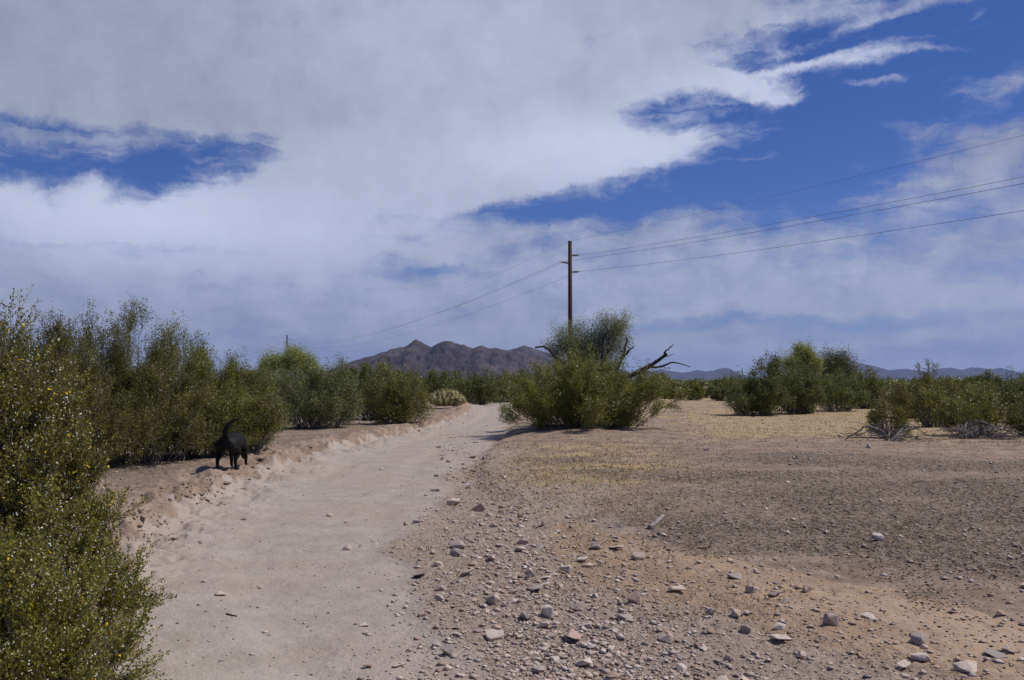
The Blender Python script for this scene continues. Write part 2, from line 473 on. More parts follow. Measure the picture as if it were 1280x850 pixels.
def mountain_mat(name, c1, c2, sc1):
    m, t, o = newmat(name)
    geo = t.n('ShaderNodeTexCoord')
    n1 = t.noise(geo.outputs['Object'], sc1, 8, .7); n2 = t.noise(geo.outputs['Object'], sc1 * 9, 5, .7)
    c = t.mix(t.ss(n1.outputs[0], .35, .65), rgb(*c1), rgb(*c2))
    c = t.mix(t.math('MULTIPLY', t.ss(n2.outputs[0], .5, .65), .5), c, rgb(c1[0] * .4, c1[1] * .45, c1[2] * .5))
    bp = t.n('ShaderNodeBump'); bp.inputs['Distance'].default_value = 12; bp.inputs['Strength'].default_value = .8
    t.put(bp.inputs['Height'], n2.outputs[0])
    b = bsdf(t, c, .95, .05, bp.outputs[0]); t.L.new(b.outputs[0], o.inputs[0])
    return m

# ------------------------------------------------------------------ ground
def zones(x, y):
    """material zones of the ground in world metres (boundaries read off the photo once)"""
    yy = np.maximum(y, .5)
    u = x / yy
    py = 477 + F * 1.5 / yy                       # a monotone measure of distance only
    px = 640 + F * u
    wl = np.interp(y, LY, LX); wr = np.interp(y, RY, RX)
    big = fbm(x * .8, y * .8, 4, 31) * 2; sm = fbm(x * 3, y * 3, 3, 33) * 2
    wash = sstep(x - wl + .25 * sm, -.15, .12) * (1 - sstep(x - wr + .5 * big, -.2, .7)) * (1 - sstep(y, 62, 75))
    # rubble: belt right of the wash, wider towards the camera
    rr = np.interp(y, [0, 4, 6, 8, 10, 13, 17, 24], [3.5, 2.3, 2.0, 1.7, 1.35, .8, .35, -.3])
    rubble = sstep(x - wr + .5 * big, -.1, .5) * (1 - sstep(x - rr + .9 * big, -.5, .9)) * (1 - sstep(y, 22, 26)) * .75
    low = np.interp(px, [560, 620, 780, 900, 1050, 1280, 1500], [585, 632, 662, 690, 722, 775, 830])
    lit = sstep(low - py + 26 * big, -6, 14) * (1 - sstep(560 + .045 * (px - 700) - py + 14 * big, -10, 22)) * sstep(px + 60 * big, 560, 760)
    big2 = fbm(x * .35, y * .8, 3, 39) * 2
    lit = lit * np.clip(.40 + .6 * big + .9 * big2 + .34 * sstep(px, 680, 1080), 0, 1)
    tan = sstep(py - low + 20 * big, -8, 6) * (1 - sstep(py - low + 20 * big, 40, 110)) * sstep(px, 640, 740)
    gr1 = sstep(py + 12 * big, 508, 524) * (1 - sstep(py + 14 * big, 538, 572)) * sstep(px + 40 * big, 800, 920) * .8
    gr2 = np.exp(-(((px - 740) / 130) ** 2 + ((py - 590) / 34) ** 2)) * .85
    gr3 = sstep(y, 33, 38) * (1 - wash) * (.45 + .5 * big)
    grass = np.clip(gr1 + gr2 + gr3 + .15 * big, 0, 1) * (1 - wash) * sstep(x, wl, wl + .1)
    grass = np.maximum(grass, sstep(y, 40, 60) * (1 - wash) * .6)
    leftlit = sstep(wl - x, .35, 1.2) * (.50 + .6 * big) * sstep(y, 6, 10)
    return dict(wash=wash, rubble=rubble, tan=tan, litter=np.clip(np.maximum(lit, leftlit), 0, 1), grass=grass)


def build_ground():
    inv = np.linspace(1 / 2.4, 1 / 260, 1050)
    ys = np.concatenate([[-80, -40, -20, -10, -6, -4, -2.5, -1.5, -.8, -.2, .3, .7, 1.0, 1.3, 1.6, 1.9], 1 / inv, [300, 360, 450, 600, 900, 1500, 3000, 6000, 12000, 20000]])
    nx = 1000
    s = np.linspace(-1, 1, nx); s = .5 * s + .5 * s ** 5
    w = np.interp(ys, [-80, -10, -1, 1, 2, 20000], [120, 24, 7, 7, 7, 26000])
    X = s[None, :] * w[:, None]; Y = np.repeat(ys[:, None], nx, 1)
    Z = zbase(X, Y)
    zn = zones(X, Y)
    wl = np.interp(Y, LY, LX)
    ban = np.exp(-((X - wl + .15) / .7) ** 2)
    rough = .6 + 1.1 * np.maximum(zn['litter'], zn['rubble']) + 2.6 * ban * sstep(Y, 6, 10) + .5 * (1 - zn['wash'])
    fade = 1 - sstep(Y, 60, 150)
    Z = Z + fade * rough * (.016 * fbm(X * 3.1, Y * 3.1, 3, 41) * 2 + .010 * fbm(X * 12, Y * 12, 3, 47) * 2)
    # clods on the crumbling bank
    Z = Z + fade * ban * sstep(Y, 6, 10) * .09 * np.maximum(0, fbm(X * 5, Y * 5, 2, 51) * 2 - .12)
    rid = 1 - np.abs(fbm(X * 2.2 + 5, Y * 2.2, 4, 61) * 2) * 2.2
    Z = Z + fade * ban * sstep(Y, 6, 10) * .06 * np.clip(rid, -1, 1)
    lump = np.round(fbm(X * 1.6, Y * 1.6, 3, 66) * 9) / 9
    Z = Z + fade * ban * sstep(Y, 6, 10) * .10 * lump
    dlip = wl - X + .22 * fbm(X * .9, Y * .9, 3, 5) * 2 + .10 * fbm(X * 4, Y * 4, 3, 8) * 2
    crust = fbm(X * 2.6, Y * 2.6, 3, 83) * 2
    Z = Z + fade * sstep(Y, 6, 10) * .07 * sstep(dlip + .35 * crust, .10, .16) * (1 - sstep(dlip, .5, 1.2))
    Z = Z - fade * sstep(Y, 6, 10) * .06 * sstep(crust, .18, .30) * ban
    # shallow wheel ruts down the wash
    wc = np.interp(Y, LY, LX); 
    for off in (1.0, 2.35):
        Z = Z - .018 * np.exp(-((X - wc - off) / .22) ** 2) * zn['wash']
    FINE.update(ys=ys, s=s, w=w, Z=Z)
    V = np.stack([X, Y, Z], -1).reshape(-1, 3)
    n = len(ys); idx = np.arange(n * nx).reshape(n, nx)
    q = np.stack([idx[:-1, :-1], idx[:-1, 1:], idx[1:, 1:], idx[1:, :-1]], -1).reshape(-1, 4)
    me = mesh_from('ground', V, q, ground_mat(), {k: v.ravel() for k, v in zn.items()}, True)
    return tag(link('ground', me), kind='structure')
build_ground()


# ------------------------------------------------------------------ mountains
def mountain(name, prof, D, depth, seed, mat, nx=640, ny=150, cell=220, ks=1.0):
    xs = np.linspace(prof[0][0], prof[-1][0], nx)
    H = np.interp(xs, [p[0] for p in prof], [p[1] for p in prof])
    H = H - (fbm(xs / 9.0, xs * 0 + seed, 4, seed, .6)) * 3.2 * np.clip((477 - H) / 30, 0, 1)
    az = (xs - 640) / F
    el = (477 - H) / F
    v = np.linspace(-1, 1, ny)
    A_, Vv = np.meshgrid(az, v, indexing='xy')
    Y = D + Vv * depth; X = A_ * D * (1 + .25 * Vv * depth / D)
    S = np.repeat((el * D + EYE)[None, :], ny, 0)
    cross = np.clip(1 - np.abs(Vv), 0, 1) ** .85
    rn = 1 - np.abs(fbm(X / cell, Y / cell * .6, 5, seed, .55)) * 4
    rn2 = 1 - np.abs(fbm(X / cell * 2.7, Y / cell * 1.3, 4, seed + 9, .6)) * 4
    Z = S * cross + S * (rn * .32 + rn2 * .16 - .30) * cross * (1 - cross) * 3.2 * ks + S * .025 * rn2 * cross
    # keep the crest under the outline
    Z = np.minimum(Z, S * (1.0 + .02 * rn2)) - 8 * (1 - cross)
    V = np.stack([X, Y, Z], -1).reshape(-1, 3)
    idx = np.arange(nx * ny).reshape(ny, nx)
    q = np.stack([idx[:-1, :-1], idx[:-1, 1:], idx[1:, 1:], idx[1:, :-1]], -1).reshape(-1, 4)
    return tag(link(name, mesh_from(name, V, q, mat, smooth=False)), kind='structure')

MM1 = mountain_mat('brown_mountain_rock', (.044, .036, .036), (.112, .090, .086), .006)
MM2 = mountain_mat('far_mountain_rock', (.035, .027, .027), (.075, .058, .055), .0022)
mountain('mountain', [(375, 478), (400, 468), (420, 460), (438, 452.5), (455, 448), (464, 446), (476, 441.5), (484, 440), (490, 436), (500, 434.5), (505, 435), (510, 431), (516, 427),
          (520, 425.5), (526, 427), (530, 430), (536, 433), (540, 434.5), (546, 430), (552, 427), (557, 426), (564, 426.5), (570, 429), (575, 432), (580, 431), (588, 435), (592, 436),
          (598, 433.5), (603, 433), (610, 435.5), (620, 436.5), (634, 437.5), (648, 439), (660, 442), (672, 447), (690, 455), (720, 464), (760, 470), (800, 475), (830, 479)],
         3000, 620, 3, MM1, cell=190)
mountain('mountain', [(600, 470), (625, 448), (640, 437), (650, 433.5), (656, 432), (663, 434.5), (670, 438), (682, 441), (695, 446), (720, 455), (745, 458), (775, 462), (800, 470), (820, 477)],
         5200, 900, 13, MM1, nx=200, cell=300)
mountain('mountain', [(-300, 478), (-200, 465), (-100, 460), (0, 464), (100, 458), (200, 463), (300, 468), (400, 474), (500, 478)], 13000, 1800, 7, MM2, nx=300, ny=50, cell=900)
mountain('mountain', [(700, 478), (760, 470), (800, 466), (815, 464.5), (828, 461), (840, 464), (852, 466), (864, 464.5), (872, 462), (882, 464), (893, 463), (900, 461), (908, 460), (914, 463), (920, 468),
          (935, 474), (960, 476), (990, 470), (1015, 457), (1034, 449), (1046, 446), (1058, 449), (1066, 453), (1076, 455), (1088, 457), (1098, 461), (1108, 463), (1120, 462), (1133, 461), (1145, 464), (1160, 465),
          (1172, 461), (1186, 460), (1196, 462), (1206, 463), (1214, 459.5), (1224, 460), (1232, 464), (1240, 463), (1248, 460), (1256, 463), (1266, 464), (1280, 466), (1330, 468), (1400, 463), (1500, 472), (1600, 478)],
         11000, 1500, 23, MM2, nx=700, ny=60, cell=700)

# haze: the air between here and the ranges
def haze():
    bm = bmesh.new(); bmesh.ops.create_cube(bm, size=1)
    for v in bm.verts:
        v.co = Vector((v.co.x * 54000, v.co.y * 44000, 0)) + Vector((0, 0, 560 if v.co.z > 0 else -30))
    me = bpy.data.meshes.new('haze'); bm.to_mesh(me); bm.free()
    m, t, o = newmat('haze_air')
    pv = t.n('ShaderNodeVolumePrincipled'); pv.inputs['Color'].default_value = rgb(.36, .50, .95)
    pv.inputs['Density'].default_value = 4.6e-5; pv.inputs['Anisotropy'].default_value = 0.2
    t.L.new(pv.outputs[0], o.inputs['Volume']); me.materials.append(m)
    tag(link('haze', me), kind='stuff')
haze()


# ------------------------------------------------------------------ bushes and trees
def bush_data(lobes, stems=60, twigs=900, nleaf=30000, L=.02, Wd=.012, seed=1, low=.35, stem_r=.012, twig_len=.4, up=.6, spread=.045, base_r=.40, tips_out=.05, vary=.30, clump=7):
    """lobes: (cx, cy, rx, ry, H). Stems arch from the root to the crown, twigs leave them, leaves sit along the twigs"""
    r = np.random.default_rng(seed)
    K = 8
    vol = np.array([a[2] * a[3] * a[4] for a in lobes]) ** .7; pr = vol / vol.sum()
    li = r.choice(len(lobes), stems, p=pr)
    Lb = np.array(lobes)[li]
    th = r.uniform(0, 2 * np.pi, stems); rad = r.uniform(0, 1, stems) ** .42
    k = r.uniform(1 - vary, 1 + tips_out, stems)
    tipx = Lb[:, 0] + Lb[:, 2] * rad * np.cos(th) * .92; tipy = Lb[:, 1] + Lb[:, 3] * rad * np.sin(th) * .92
    tipz = Lb[:, 4] * np.sqrt(np.clip(1.04 - rad ** 2, .03, 1)) * k
    tip = np.stack([tipx, tipy, np.maximum(tipz, .12 * Lb[:, 4])], -1)
    cx, cy = Lb[:, 0] * .55, Lb[:, 1] * .55
    base = np.stack([cx + base_r * Lb[:, 2] * rad * np.cos(th + .5 * r.normal(size=stems)), cy + base_r * Lb[:, 3] * rad * np.sin(th + .5 * r.normal(size=stems)), np.full(stems, -.05)], -1)
    mid = base * .42 + tip * .58; mid[:, 2] = tip[:, 2] * r.uniform(.42, .62, stems); mid += r.normal(size=(stems, 3)) * .05 * Lb[:, 4:5]
    t = np.linspace(0, 1, K)[None, :, None]
    P = (1 - t) ** 2 * base[:, None] + 2 * t * (1 - t) * mid[:, None] + t ** 2 * tip[:, None]
    P[:, 1:-1] += r.normal(size=(stems, K - 2, 3)) * .018 * Lb[:, 4][:, None, None]
    R = stem_r * np.linspace(1, .25, K)[None, :] * r.uniform(.6, 1.3, (stems, 1))
    V1, Q1 = tubes(P, R, 5)
    # twigs
    na = max(12, int(twigs / clump)); asi = r.integers(0, stems, na); att = low + (1 - low) * r.uniform(0, 1, na) ** .75
    aw = r.uniform(.25, 1.75, na); ai = r.choice(na, twigs, p=aw / aw.sum())
    si = asi[ai]; tt = np.clip(att[ai] + r.normal(size=twigs) * .035, 0, 1)
    adir = r.normal(size=(na, 3)); adir /= np.linalg.norm(adir, axis=1, keepdims=True)
    f = tt * (K - 1); i0 = np.clip(f.astype(int), 0, K - 2); fr = (f - i0)[:, None]
    S = P[si, i0] * (1 - fr) + P[si, i0 + 1] * fr
    sdv = P[si, i0 + 1] - P[si, i0]; sdv /= np.linalg.norm(sdv, axis=1, keepdims=True) + 1e-9
    rd = r.normal(size=(twigs, 3)); rd /= np.linalg.norm(rd, axis=1, keepdims=True)
    ctr = np.stack([Lb[si, 0], Lb[si, 1], Lb[si, 4] * .35], -1)
    outw = S - ctr; outw /= np.linalg.norm(outw, axis=1, keepdims=True) + 1e-9
    D = sdv * .7 + rd * .55 + adir[ai] * .5 + outw * .35 + np.array([0, 0, up]); D /= np.linalg.norm(D, axis=1, keepdims=True)
    TL = twig_len * r.uniform(.5, 1.25, twigs)
    kt = np.linspace(0, 1, 4)[None, :, None]
    TP = S[:, None] + D[:, None] * TL[:, None, None] * kt + np.array([0, 0, 1.]) * (kt ** 2) * TL[:, None, None] * .12 * r.normal(size=(twigs, 1, 1)) + r.normal(size=(twigs, 4, 3)) * .03 * TL[:, None, None] * kt
    TP[:, :, 2] = np.maximum(TP[:, :, 2], .02)
    V2, Q2 = tubes(TP, stem_r * .28 * np.linspace(1, .4, 4)[None, :] * np.ones((twigs, 1)), 3)
    wood = (np.concatenate([V1, V2]), np.concatenate([Q1, Q2 + len(V1)]))
    # leaves
    wi = r.choice(twigs, nleaf, p=(TL / TL.sum()))
    tl = r.uniform(.12, 1.0, nleaf) ** .8; f = tl * 3; i0 = np.clip(f.astype(int), 0, 2); fr = (f - i0)[:, None]
    C = TP[wi, i0] * (1 - fr) + TP[wi, i0 + 1] * fr
    off = r.normal(size=(nleaf, 3)); C = C + off * spread * (1.05 - tl[:, None] * .6)
    C[:, 2] = np.maximum(C[:, 2], .02)
    DD = D[wi] * .6 + r.normal(size=(nleaf, 3)) * .6 + np.array([0, 0, .3])
    return wood, (C, DD), TP


def make_bush(name, lobes, mats, label, cat='bush', loc=(0, 0, 0), rz=0, group=None, flowers=0, seeds=0, wood_mat=None, L=.02, Wd=.012, seed=1, fl_size=.012, sd_size=.009, **kw):
    wood, (C, D), TP = bush_data(lobes, L=L, Wd=Wd, seed=seed, **kw)
    r = np.random.default_rng(seed + 500)
    root = bpy.data.objects.new(name, None); COL.objects.link(root)
    root.location = loc; root.rotation_euler = (0, 0, rz); root.empty_display_size = .3
    tag(root, label, cat, group)
    link('branches', mesh_from('branches', wood[0], wood[1], wood_mat or M_TWIG, smooth=True), root)
    V, Q, rv = leaves(C, D, L, Wd, r)
    bits = [(V, Q, rv, 0)]
    def specks(n, size, nm, mat, lift):
        # four-petal or fluffy specks near the twig tips, each a little crossed pair of rhombi
        i = r.choice(len(TP), n); tpos = r.uniform(.35, 1, n)[:, None]
        c = TP[i, 0] * (1 - tpos) + TP[i, 3] * tpos + r.normal(size=(n, 3)) * lift
        c2 = np.concatenate([c, c]); d = r.normal(size=(2 * n, 3))
        V, Q, rv = leaves(c2, d, size, size * .8, r)
        bits.append((V, Q, rv, mat))
    if flowers: specks(flowers, fl_size, 'flowers', M_FLOW, .025)
    if seeds: specks(seeds, sd_size, 'seed_heads', M_SEED, .03)
    nv = np.cumsum([0] + [len(b[0]) for b in bits])
    me = mesh_from('foliage', np.concatenate([b[0] for b in bits]), np.concatenate([b[1] + nv[i] for i, b in enumerate(bits)]), mats, {'rnd': np.concatenate([b[2] for b in bits])})
    if len(bits) > 1:
        for b in bits[1:]: me.materials.append(b[3])
        me.polygons.foreach_set('material_index', np.concatenate([np.full(len(b[1]), i, np.int32) for i, b in enumerate(bits)]))
    link('foliage', me, root)
    return root


def copy_tree(o, parent=None):
    c = o.copy(); COL.objects.link(c)
    if parent is not None: c.parent = parent
    for ch in list(o.children): copy_tree(ch, c)
    return c


def size_at(px, hw, top, Y, gzv=None):
    """world x, half-width and height of something seen at px +- hw with its top at row top, at distance Y"""
    p = at(px, top, Y); z0 = gz(p.x, Y)
    return p.x, hw / F * Y, p.z - z0, z0

# foreground creosote: two clumps at the left edge
x, rx, H, z0 = size_at(0, 112, 394, 4.7)
make_bush('creosote_bush', [(0, 0, rx, .55, H), (-.3, .1, .5, .6, H * 1.0), (.30, -.05, .25, .35, H * .84), (.15, 0, .3, .4, H * .95)], M_CRE_NEAR,
          'tall creosote bush with yellow flowers at the left edge, its top level with the sky', loc=(x, 4.7, z0), seed=21,
          clump=10, vary=.16, tips_out=.03, stems=160, twigs=3600, nleaf=125000, L=.0150, Wd=.0095, flowers=650, seeds=5200, low=.56, stem_r=.008, twig_len=.26, up=.45, spread=.016, fl_size=.016, sd_size=.0085)
x, rx, H, z0 = size_at(34, 128, 648, 3.75)
make_bush('creosote_bush', [(0, 0, rx, .42, H), (.02, -.25, rx * .8, .35, H * .8)], M_CRE_NEAR,
          'low flowering creosote clump nearest the camera, in the bottom corner beside the wash', loc=(x, 3.75, z0), seed=33,
          clump=15, stems=90, twigs=2000, nleaf=82000, L=.0135, Wd=.0085, flowers=330, seeds=3600, low=.40, stem_r=.006, twig_len=.20, up=.30, spread=.015, fl_size=.013, sd_size=.0075)
x, rx, H, z0 = size_at(150, 44, 566, 4.6)
make_bush('creosote_bush', [(0, 0, rx, .2, H)], M_CRE_NEAR,
          'thin leaning creosote sprays reaching up in front of the bare bank', loc=(x - .1, 4.6, z0), seed=35,
          stems=20, twigs=330, nleaf=17000, L=.0135, Wd=.0085, flowers=60, seeds=600, low=.35, stem_r=.005, twig_len=.20, up=.4, spread=.014, fl_size=.014, sd_size=.008)

# the big dark mass of creosote behind the bare bank
def bush_px(px, hw, top, Y, label, mat=None, seed=1, dens=1.0, ry=None, lobes=None, name='creosote_bush', leaf=None, **kw):
    x, rx, H, z0 = size_at(px, hw, top, Y)
    px_m = Y / 920.0
    Lf = leaf or max(.013, px_m * 1.55)
    ry = ry or rx * .8
    area = rx * H
    n = int(min(120000, dens * 15.0 * area / (Lf * Lf * .55)))
    lb = lobes or [(0, 0, rx, ry, H)]
    if lobes: lb = [(a * rx, b * ry, c * rx, d * ry, e * H) for a, b, c, d, e in lobes]
    args = dict(stems=int(40 + 25 * rx), twigs=int(np.clip(n / 26, 120, 2600)), nleaf=n, L=Lf, Wd=Lf * .6, low=.3, stem_r=.012, twig_len=.26 * H ** .6, up=.35, spread=max(.05, Lf * 2.2))
    args.update(clump=4.5, vary=.16, tips_out=.03); args['stems'] = int(args['stems'] * 1.5); args.update(kw)
    return make_bush(name, lb, mat or M_CRE, label, loc=(x, Y, z0), seed=seed, **args)

IRR = [(-.35, 0, .62, .9, .92), (.35, .1, .62, .9, 1.0), (0, -.2, .9, .9, .66)]
bush_px(60, 100, 415, 14.0, 'dark creosote bush just behind the tall flowering one at the left edge', seed=41, flowers=60, fl_size=.03)
bush_px(162, 102, 398, 15.5, 'tallest dark creosote bush on the bank, its tops spiking into the sky', seed=42, lobes=[(-.45, 0, .6, .9, 1.0), (.2, .1, .62, .9, 1.0), (.6, 0, .5, .9, .86), (0, -.2, .95, .9, .72)], dens=1.15, low=.14)
bush_px(238, 74, 412, 16.8, 'creosote bush on the bank directly behind the black dog', seed=43, dens=1.2, low=.15, lobes=[(-.3, 0, .7, .9, 1.0), (.4, 0, .62, .8, .84), (.1, -.2, .95, .9, .66)])
bush_px(312, 44, 466, 17.3, 'low rounded creosote bush beside the dog where the bank meets the wash', seed=44, dens=1.1, low=.12)
bush_px(340, 42, 462, 30.0, 'spreading low creosote bush left of the spiky one on the wash bank', seed=45, mat=M_DARK, low=.15)
bush_px(398, 62, 452, 27.6, 'spiky grey-green creosote bush with two tall upright wands over the wash bank', seed=46, low=.12, lobes=[(-.4, .1, .6, .9, .92), (.25, 0, .5, .8, 1.02), (.6, 0, .42, .8, .72)], mat=M_GREY)
bush_px(468, 34, 459, 33.5, 'narrow dark bush filling the gap left of the round one on the bend', seed=47, mat=M_DARK, low=.15)
bush_px(498, 44, 459, 30.0, 'dense dark green round bush at the outside of the bend of the wash', seed=48, mat=M_CRE, low=.1, lobes=[(-.3, 0, .7, .9, 1.0), (.35, 0, .66, .9, .93)])


def airy_tree(px, base_px, hw, top, Y, label, mat, seed, crowns, name='palo_verde_tree', n=9000, leaf=None, trunk_r=.07, cat='tree', spread=.16, twigs=420, dens=1, group=None, z_crown=.72):
    """crowns: (px, py, rx px, rz px) leafy clouds carried by limbs from one trunk"""
    bx = at(base_px, top, Y).x; z0 = gz(bx, Y)
    r = np.random.default_rng(seed)
    root = bpy.data.objects.new(name, None); COL.objects.link(root); root.location = (bx, Y, z0)
    tag(root, label, cat, group)
    m_px = Y / F
    limbs, lr, CC, DD = [], [], [], []
    trunk_top = np.array([r.normal() * .06, r.normal() * .06, .35 + .2 * r.random()])
    K = 8
    TPs = []
    w = np.array([c[2] * c[3] for c in crowns], float); w /= w.sum()
    for ci, (cx, cy, crx, crz) in enumerate(crowns):
        c = at(cx, cy, Y); C0 = np.array([c.x - bx, r.normal() * crx * m_px * .2, c.z - z0]); sx, sz = crx * m_px, crz * m_px
        nl = max(3, int(5 * w[ci] * len(crowns)))
        for i in range(nl):
            q = r.normal(size=3); q /= np.linalg.norm(q); q *= r.uniform(.2, .7)
            tipp = C0 + q * np.array([sx, sx * .9, sz])
            mid = trunk_top * .5 + tipp * .5 + np.array([r.normal() * .12 * sx, r.normal() * .12 * sx, -.12 * abs(r.normal()) * sz])
            t = np.linspace(0, 1, K)[:, None]
            path = (1 - t) ** 2 * trunk_top + 2 * t * (1 - t) * mid + t ** 2 * tipp
            path[1:-1] += r.normal(size=(K - 2, 3)) * .03 * sz
            limbs.append(path); lr.append(trunk_r * .42 * np.linspace(1, .10, K) * r.uniform(.6, 1.1))
            nt = max(6, int(twigs * w[ci] / nl))
            for j in range(nt):
                s = r.uniform(z_crown, 1.0) * (K - 1); a = int(min(s, K - 2)); S = path[a] * (1 - (s - a)) + path[a + 1] * (s - a)
                q2 = r.normal(size=3); q2 /= np.linalg.norm(q2); q2 = q2 + np.array([0, 0, .25])
                E = S + q2 * .75 * (sz + sx) * .5 * r.uniform(.4, 1.1)
                tt = np.linspace(0, 1, 4)[:, None]; TPs.append(S * (1 - tt) + E * tt + r.normal(size=(4, 3)) * .02 * sz)
    limbs = np.array(limbs); lr = np.array(lr); TPs = np.array(TPs)
    tt = np.linspace(0, 1, K)[:, None]
    tr = (1 - tt) * np.array([0, 0, -.1]) + tt * trunk_top
    V, Q = tubes(tr[None], trunk_r * np.linspace(1.3, .9, K)[None], 8)
    link('trunk', mesh_from('trunk', V, Q, M_BARK, smooth=True), root)
    V1, Q1 = tubes(limbs, lr, 6); V2, Q2 = tubes(TPs, np.full(TPs.shape[:2], max(.0025, trunk_r * .03)), 3)
    if name == 'sapling': link('limbs', mesh_from('limbs', np.concatenate([V1, V2]), np.concatenate([Q1, Q2 + len(V1)]), M_BARK, smooth=True), root)
    else:
        link('limbs', mesh_from('limbs', V1, Q1, M_BARK, smooth=True), root)
        link('twigs', mesh_from('twigs', V2, Q2, M_TWIG, smooth=True), root)
    Lf = leaf or max(.02, Y / 920 * 1.4)
    n = int(n * 2.6)
    wi = r.integers(0, len(TPs), n); s = r.uniform(.1, 1, n)[:, None]
    C = TPs[wi, 0] * (1 - s) + TPs[wi, 3] * s + r.normal(size=(n, 3)) * spread * .5
    V, Q, rv = leaves(C, r.normal(size=(n, 3)) + np.array([0, 0, .4]), Lf, Lf * .5, r)
    link('crown', mesh_from('crown', V, Q, mat, {'rnd': rv}), root)
    return root

airy_tree(363, 363, 42, 432, 44, 'feathery yellow-green palo verde rising behind the bank bushes, in front of the far pole', M_PALO, 61,
          [(345, 452, 20, 15), (372, 446, 24, 15), (362, 440, 18, 9), (390, 458, 14, 14), (330, 465, 12, 10)], n=13000, spread=.3, twigs=500)

# centre: big bush on its mound, airy ironwood behind it, dead limbs
bush_px(728, 113, 436, 25.6, 'large rounded creosote bush on a low mound beside the wash, below the tall pole', seed=71, dens=1.45, low=.06, ry=1.9,
        lobes=[(-.58, 0, .42, .8, .82), (-.25, .1, .45, .9, .97), (.12, 0, .48, 1.0, 1.02), (.46, .1, .42, .8, .90), (.78, -.1, .36, .8, .66), (0, -.5, .90, .7, .62), (-.78, -.1, .24, .6, .52)], mat=M_CRE, stems=170, twigs=2600)
airy_tree(735, 730, 55, 383, 28.6, 'airy green ironwood tree showing above the big creosote bush by the pole', M_IRON, 72,
          [(704, 418, 27, 18), (690, 428, 18, 12), (728, 415, 20, 18), (770, 402, 22, 20), (782, 398, 13, 15), (752, 420, 20, 18), (756, 398, 16, 11), (738, 406, 14, 9), (716, 406, 15, 9), (735, 438, 55, 15), (785, 420, 12, 14)],
          name='ironwood_tree', n=13000, spread=.22, twigs=620, leaf=.045, z_crown=.74)


def limb_path(pts, Y, K=12, dep=0.0, rr=None, jit=.02):
    P = np.array([list(at(a, b, Y)) for a, b in pts])
    P[:, 1] = Y + np.linspace(0, dep, len(pts))
    # arc-length resample
    d = np.r_[0, np.cumsum(np.linalg.norm(np.diff(P, axis=0), axis=1))]
    s = np.linspace(0, d[-1], K); Q = np.stack([np.interp(s, d, P[:, i]) for i in range(3)], -1)
    Q[1:-1] += np.random.default_rng(len(pts) * 7 + int(pts[0][0])).normal(size=(K - 2, 3)) * jit
    return Q


def wood_thing(name, label, cat, origin, limbs, mat, partname='limb', group=None):
    """limbs: list of (list of (path, r0, r1)); every entry one part mesh"""
    root = bpy.data.objects.new(name, None); COL.objects.link(root); root.location = origin
    tag(root, label, cat, group)
    for item in limbs:
        Vs, Qs, n = [], [], 0
        for path, r0, r1 in item:
            K = len(path); V, Q = tubes((path - np.array(origin))[None], np.linspace(r0, r1, K)[None], 6)
            Vs.append(V); Qs.append(Q + n); n += len(V)
        link(partname, mesh_from(partname, np.concatenate(Vs), np.concatenate(Qs), mat, smooth=True), root)
    return root

Yd = 27.4
ox = at(745, 480, Yd).x; org = (ox, Yd, gz(ox, Yd))
def lp(pts, dep=0, K=12): return limb_path(pts, Yd, K, dep)
wood_thing('dead_tree', 'dead blackened tree with bare forked limbs sticking out of the big bush by the pole', 'dead tree', org, [
    [(lp([(745, 535), (748, 500), (757, 478)]), .14, .11), (lp([(757, 478), (780, 470), (797, 467), (808, 459), (820, 452), (830, 443)], -.5), .10, .045), (lp([(830, 443), (834, 437), (838, 431)], -.5), .03, .008),
     (lp([(808, 459), (824, 458), (838, 453), (850, 455), (859, 459)], -.4), .045, .012), (lp([(818, 453), (828, 447), (836, 445), (843, 442)], .1), .025, .006), (lp([(812, 456), (803, 461), (796, 463)]), .06, .03),
     (lp([(797, 467), (812, 465), (822, 470), (825, 478), (821, 484)], .3), .03, .01), (lp([(824, 457), (834, 461), (840, 460)], .2), .018, .005)],
    [(lp([(748, 500), (720, 470), (700, 450), (694, 443), (690, 438), (680, 433), (669, 434)], .2), .09, .03), (lp([(694, 443), (699, 436), (703, 430)], .2), .02, .006)],
    [(lp([(748, 500), (751, 460), (752, 440), (752, 428), (757, 416)], -.3), .08, .022), (lp([(752, 440), (748, 430), (747, 424)], -.2), .02, .006)],
    [(lp([(752, 490), (772, 462), (780, 446), (783, 430), (783, 419)], .2), .08, .02), (lp([(779, 447), (785, 440), (788, 436), (792, 433)], -.1), .05, .015), (lp([(780, 442), (775, 436), (776, 430)], .1), .02, .006)],
], M_BARK)

# bare brushwood, right
def brush(px, py, Y, label, fan, seed, mat=M_DEAD, name='dead_branch', cat='dead branches', n=60, spreadm=1.0, hgt=.35):
    r = np.random.default_rng(seed)
    o = at(px, py, Y); org = (o.x, Y, gz(o.x, Y))
    main = [(limb_path(p, Y, 10, r.normal() * .3, jit=.012), a, b) for p, a, b in fan]
    tw = []
    for i in range(n):
        k_ = r.integers(0, len(main)); p, a, b = main[k_]; k = r.integers(2, 9); S = p[k]
        th = r.uniform(0, 6.28); ln = spreadm * r.uniform(.15, .6)
        E = S + np.array([math.cos(th) * ln, math.sin(th) * ln * .8, r.uniform(-.35, .25) * ln]); E[2] = max(E[2], org[2] + .02)
        M_ = (S + E) / 2 + np.array([0, 0, abs(r.normal()) * .15 * ln])
        t = np.linspace(0, 1, 7)[:, None]; tw.append((k_, ((1 - t) ** 2 * S + 2 * t * (1 - t) * M_ + t ** 2 * E, .009, .003)))
    return wood_thing(name, label, cat, org, [[q] + [w_ for kk, w_ in tw if kk == i_] for i_, q in enumerate(main)], mat, 'limb')

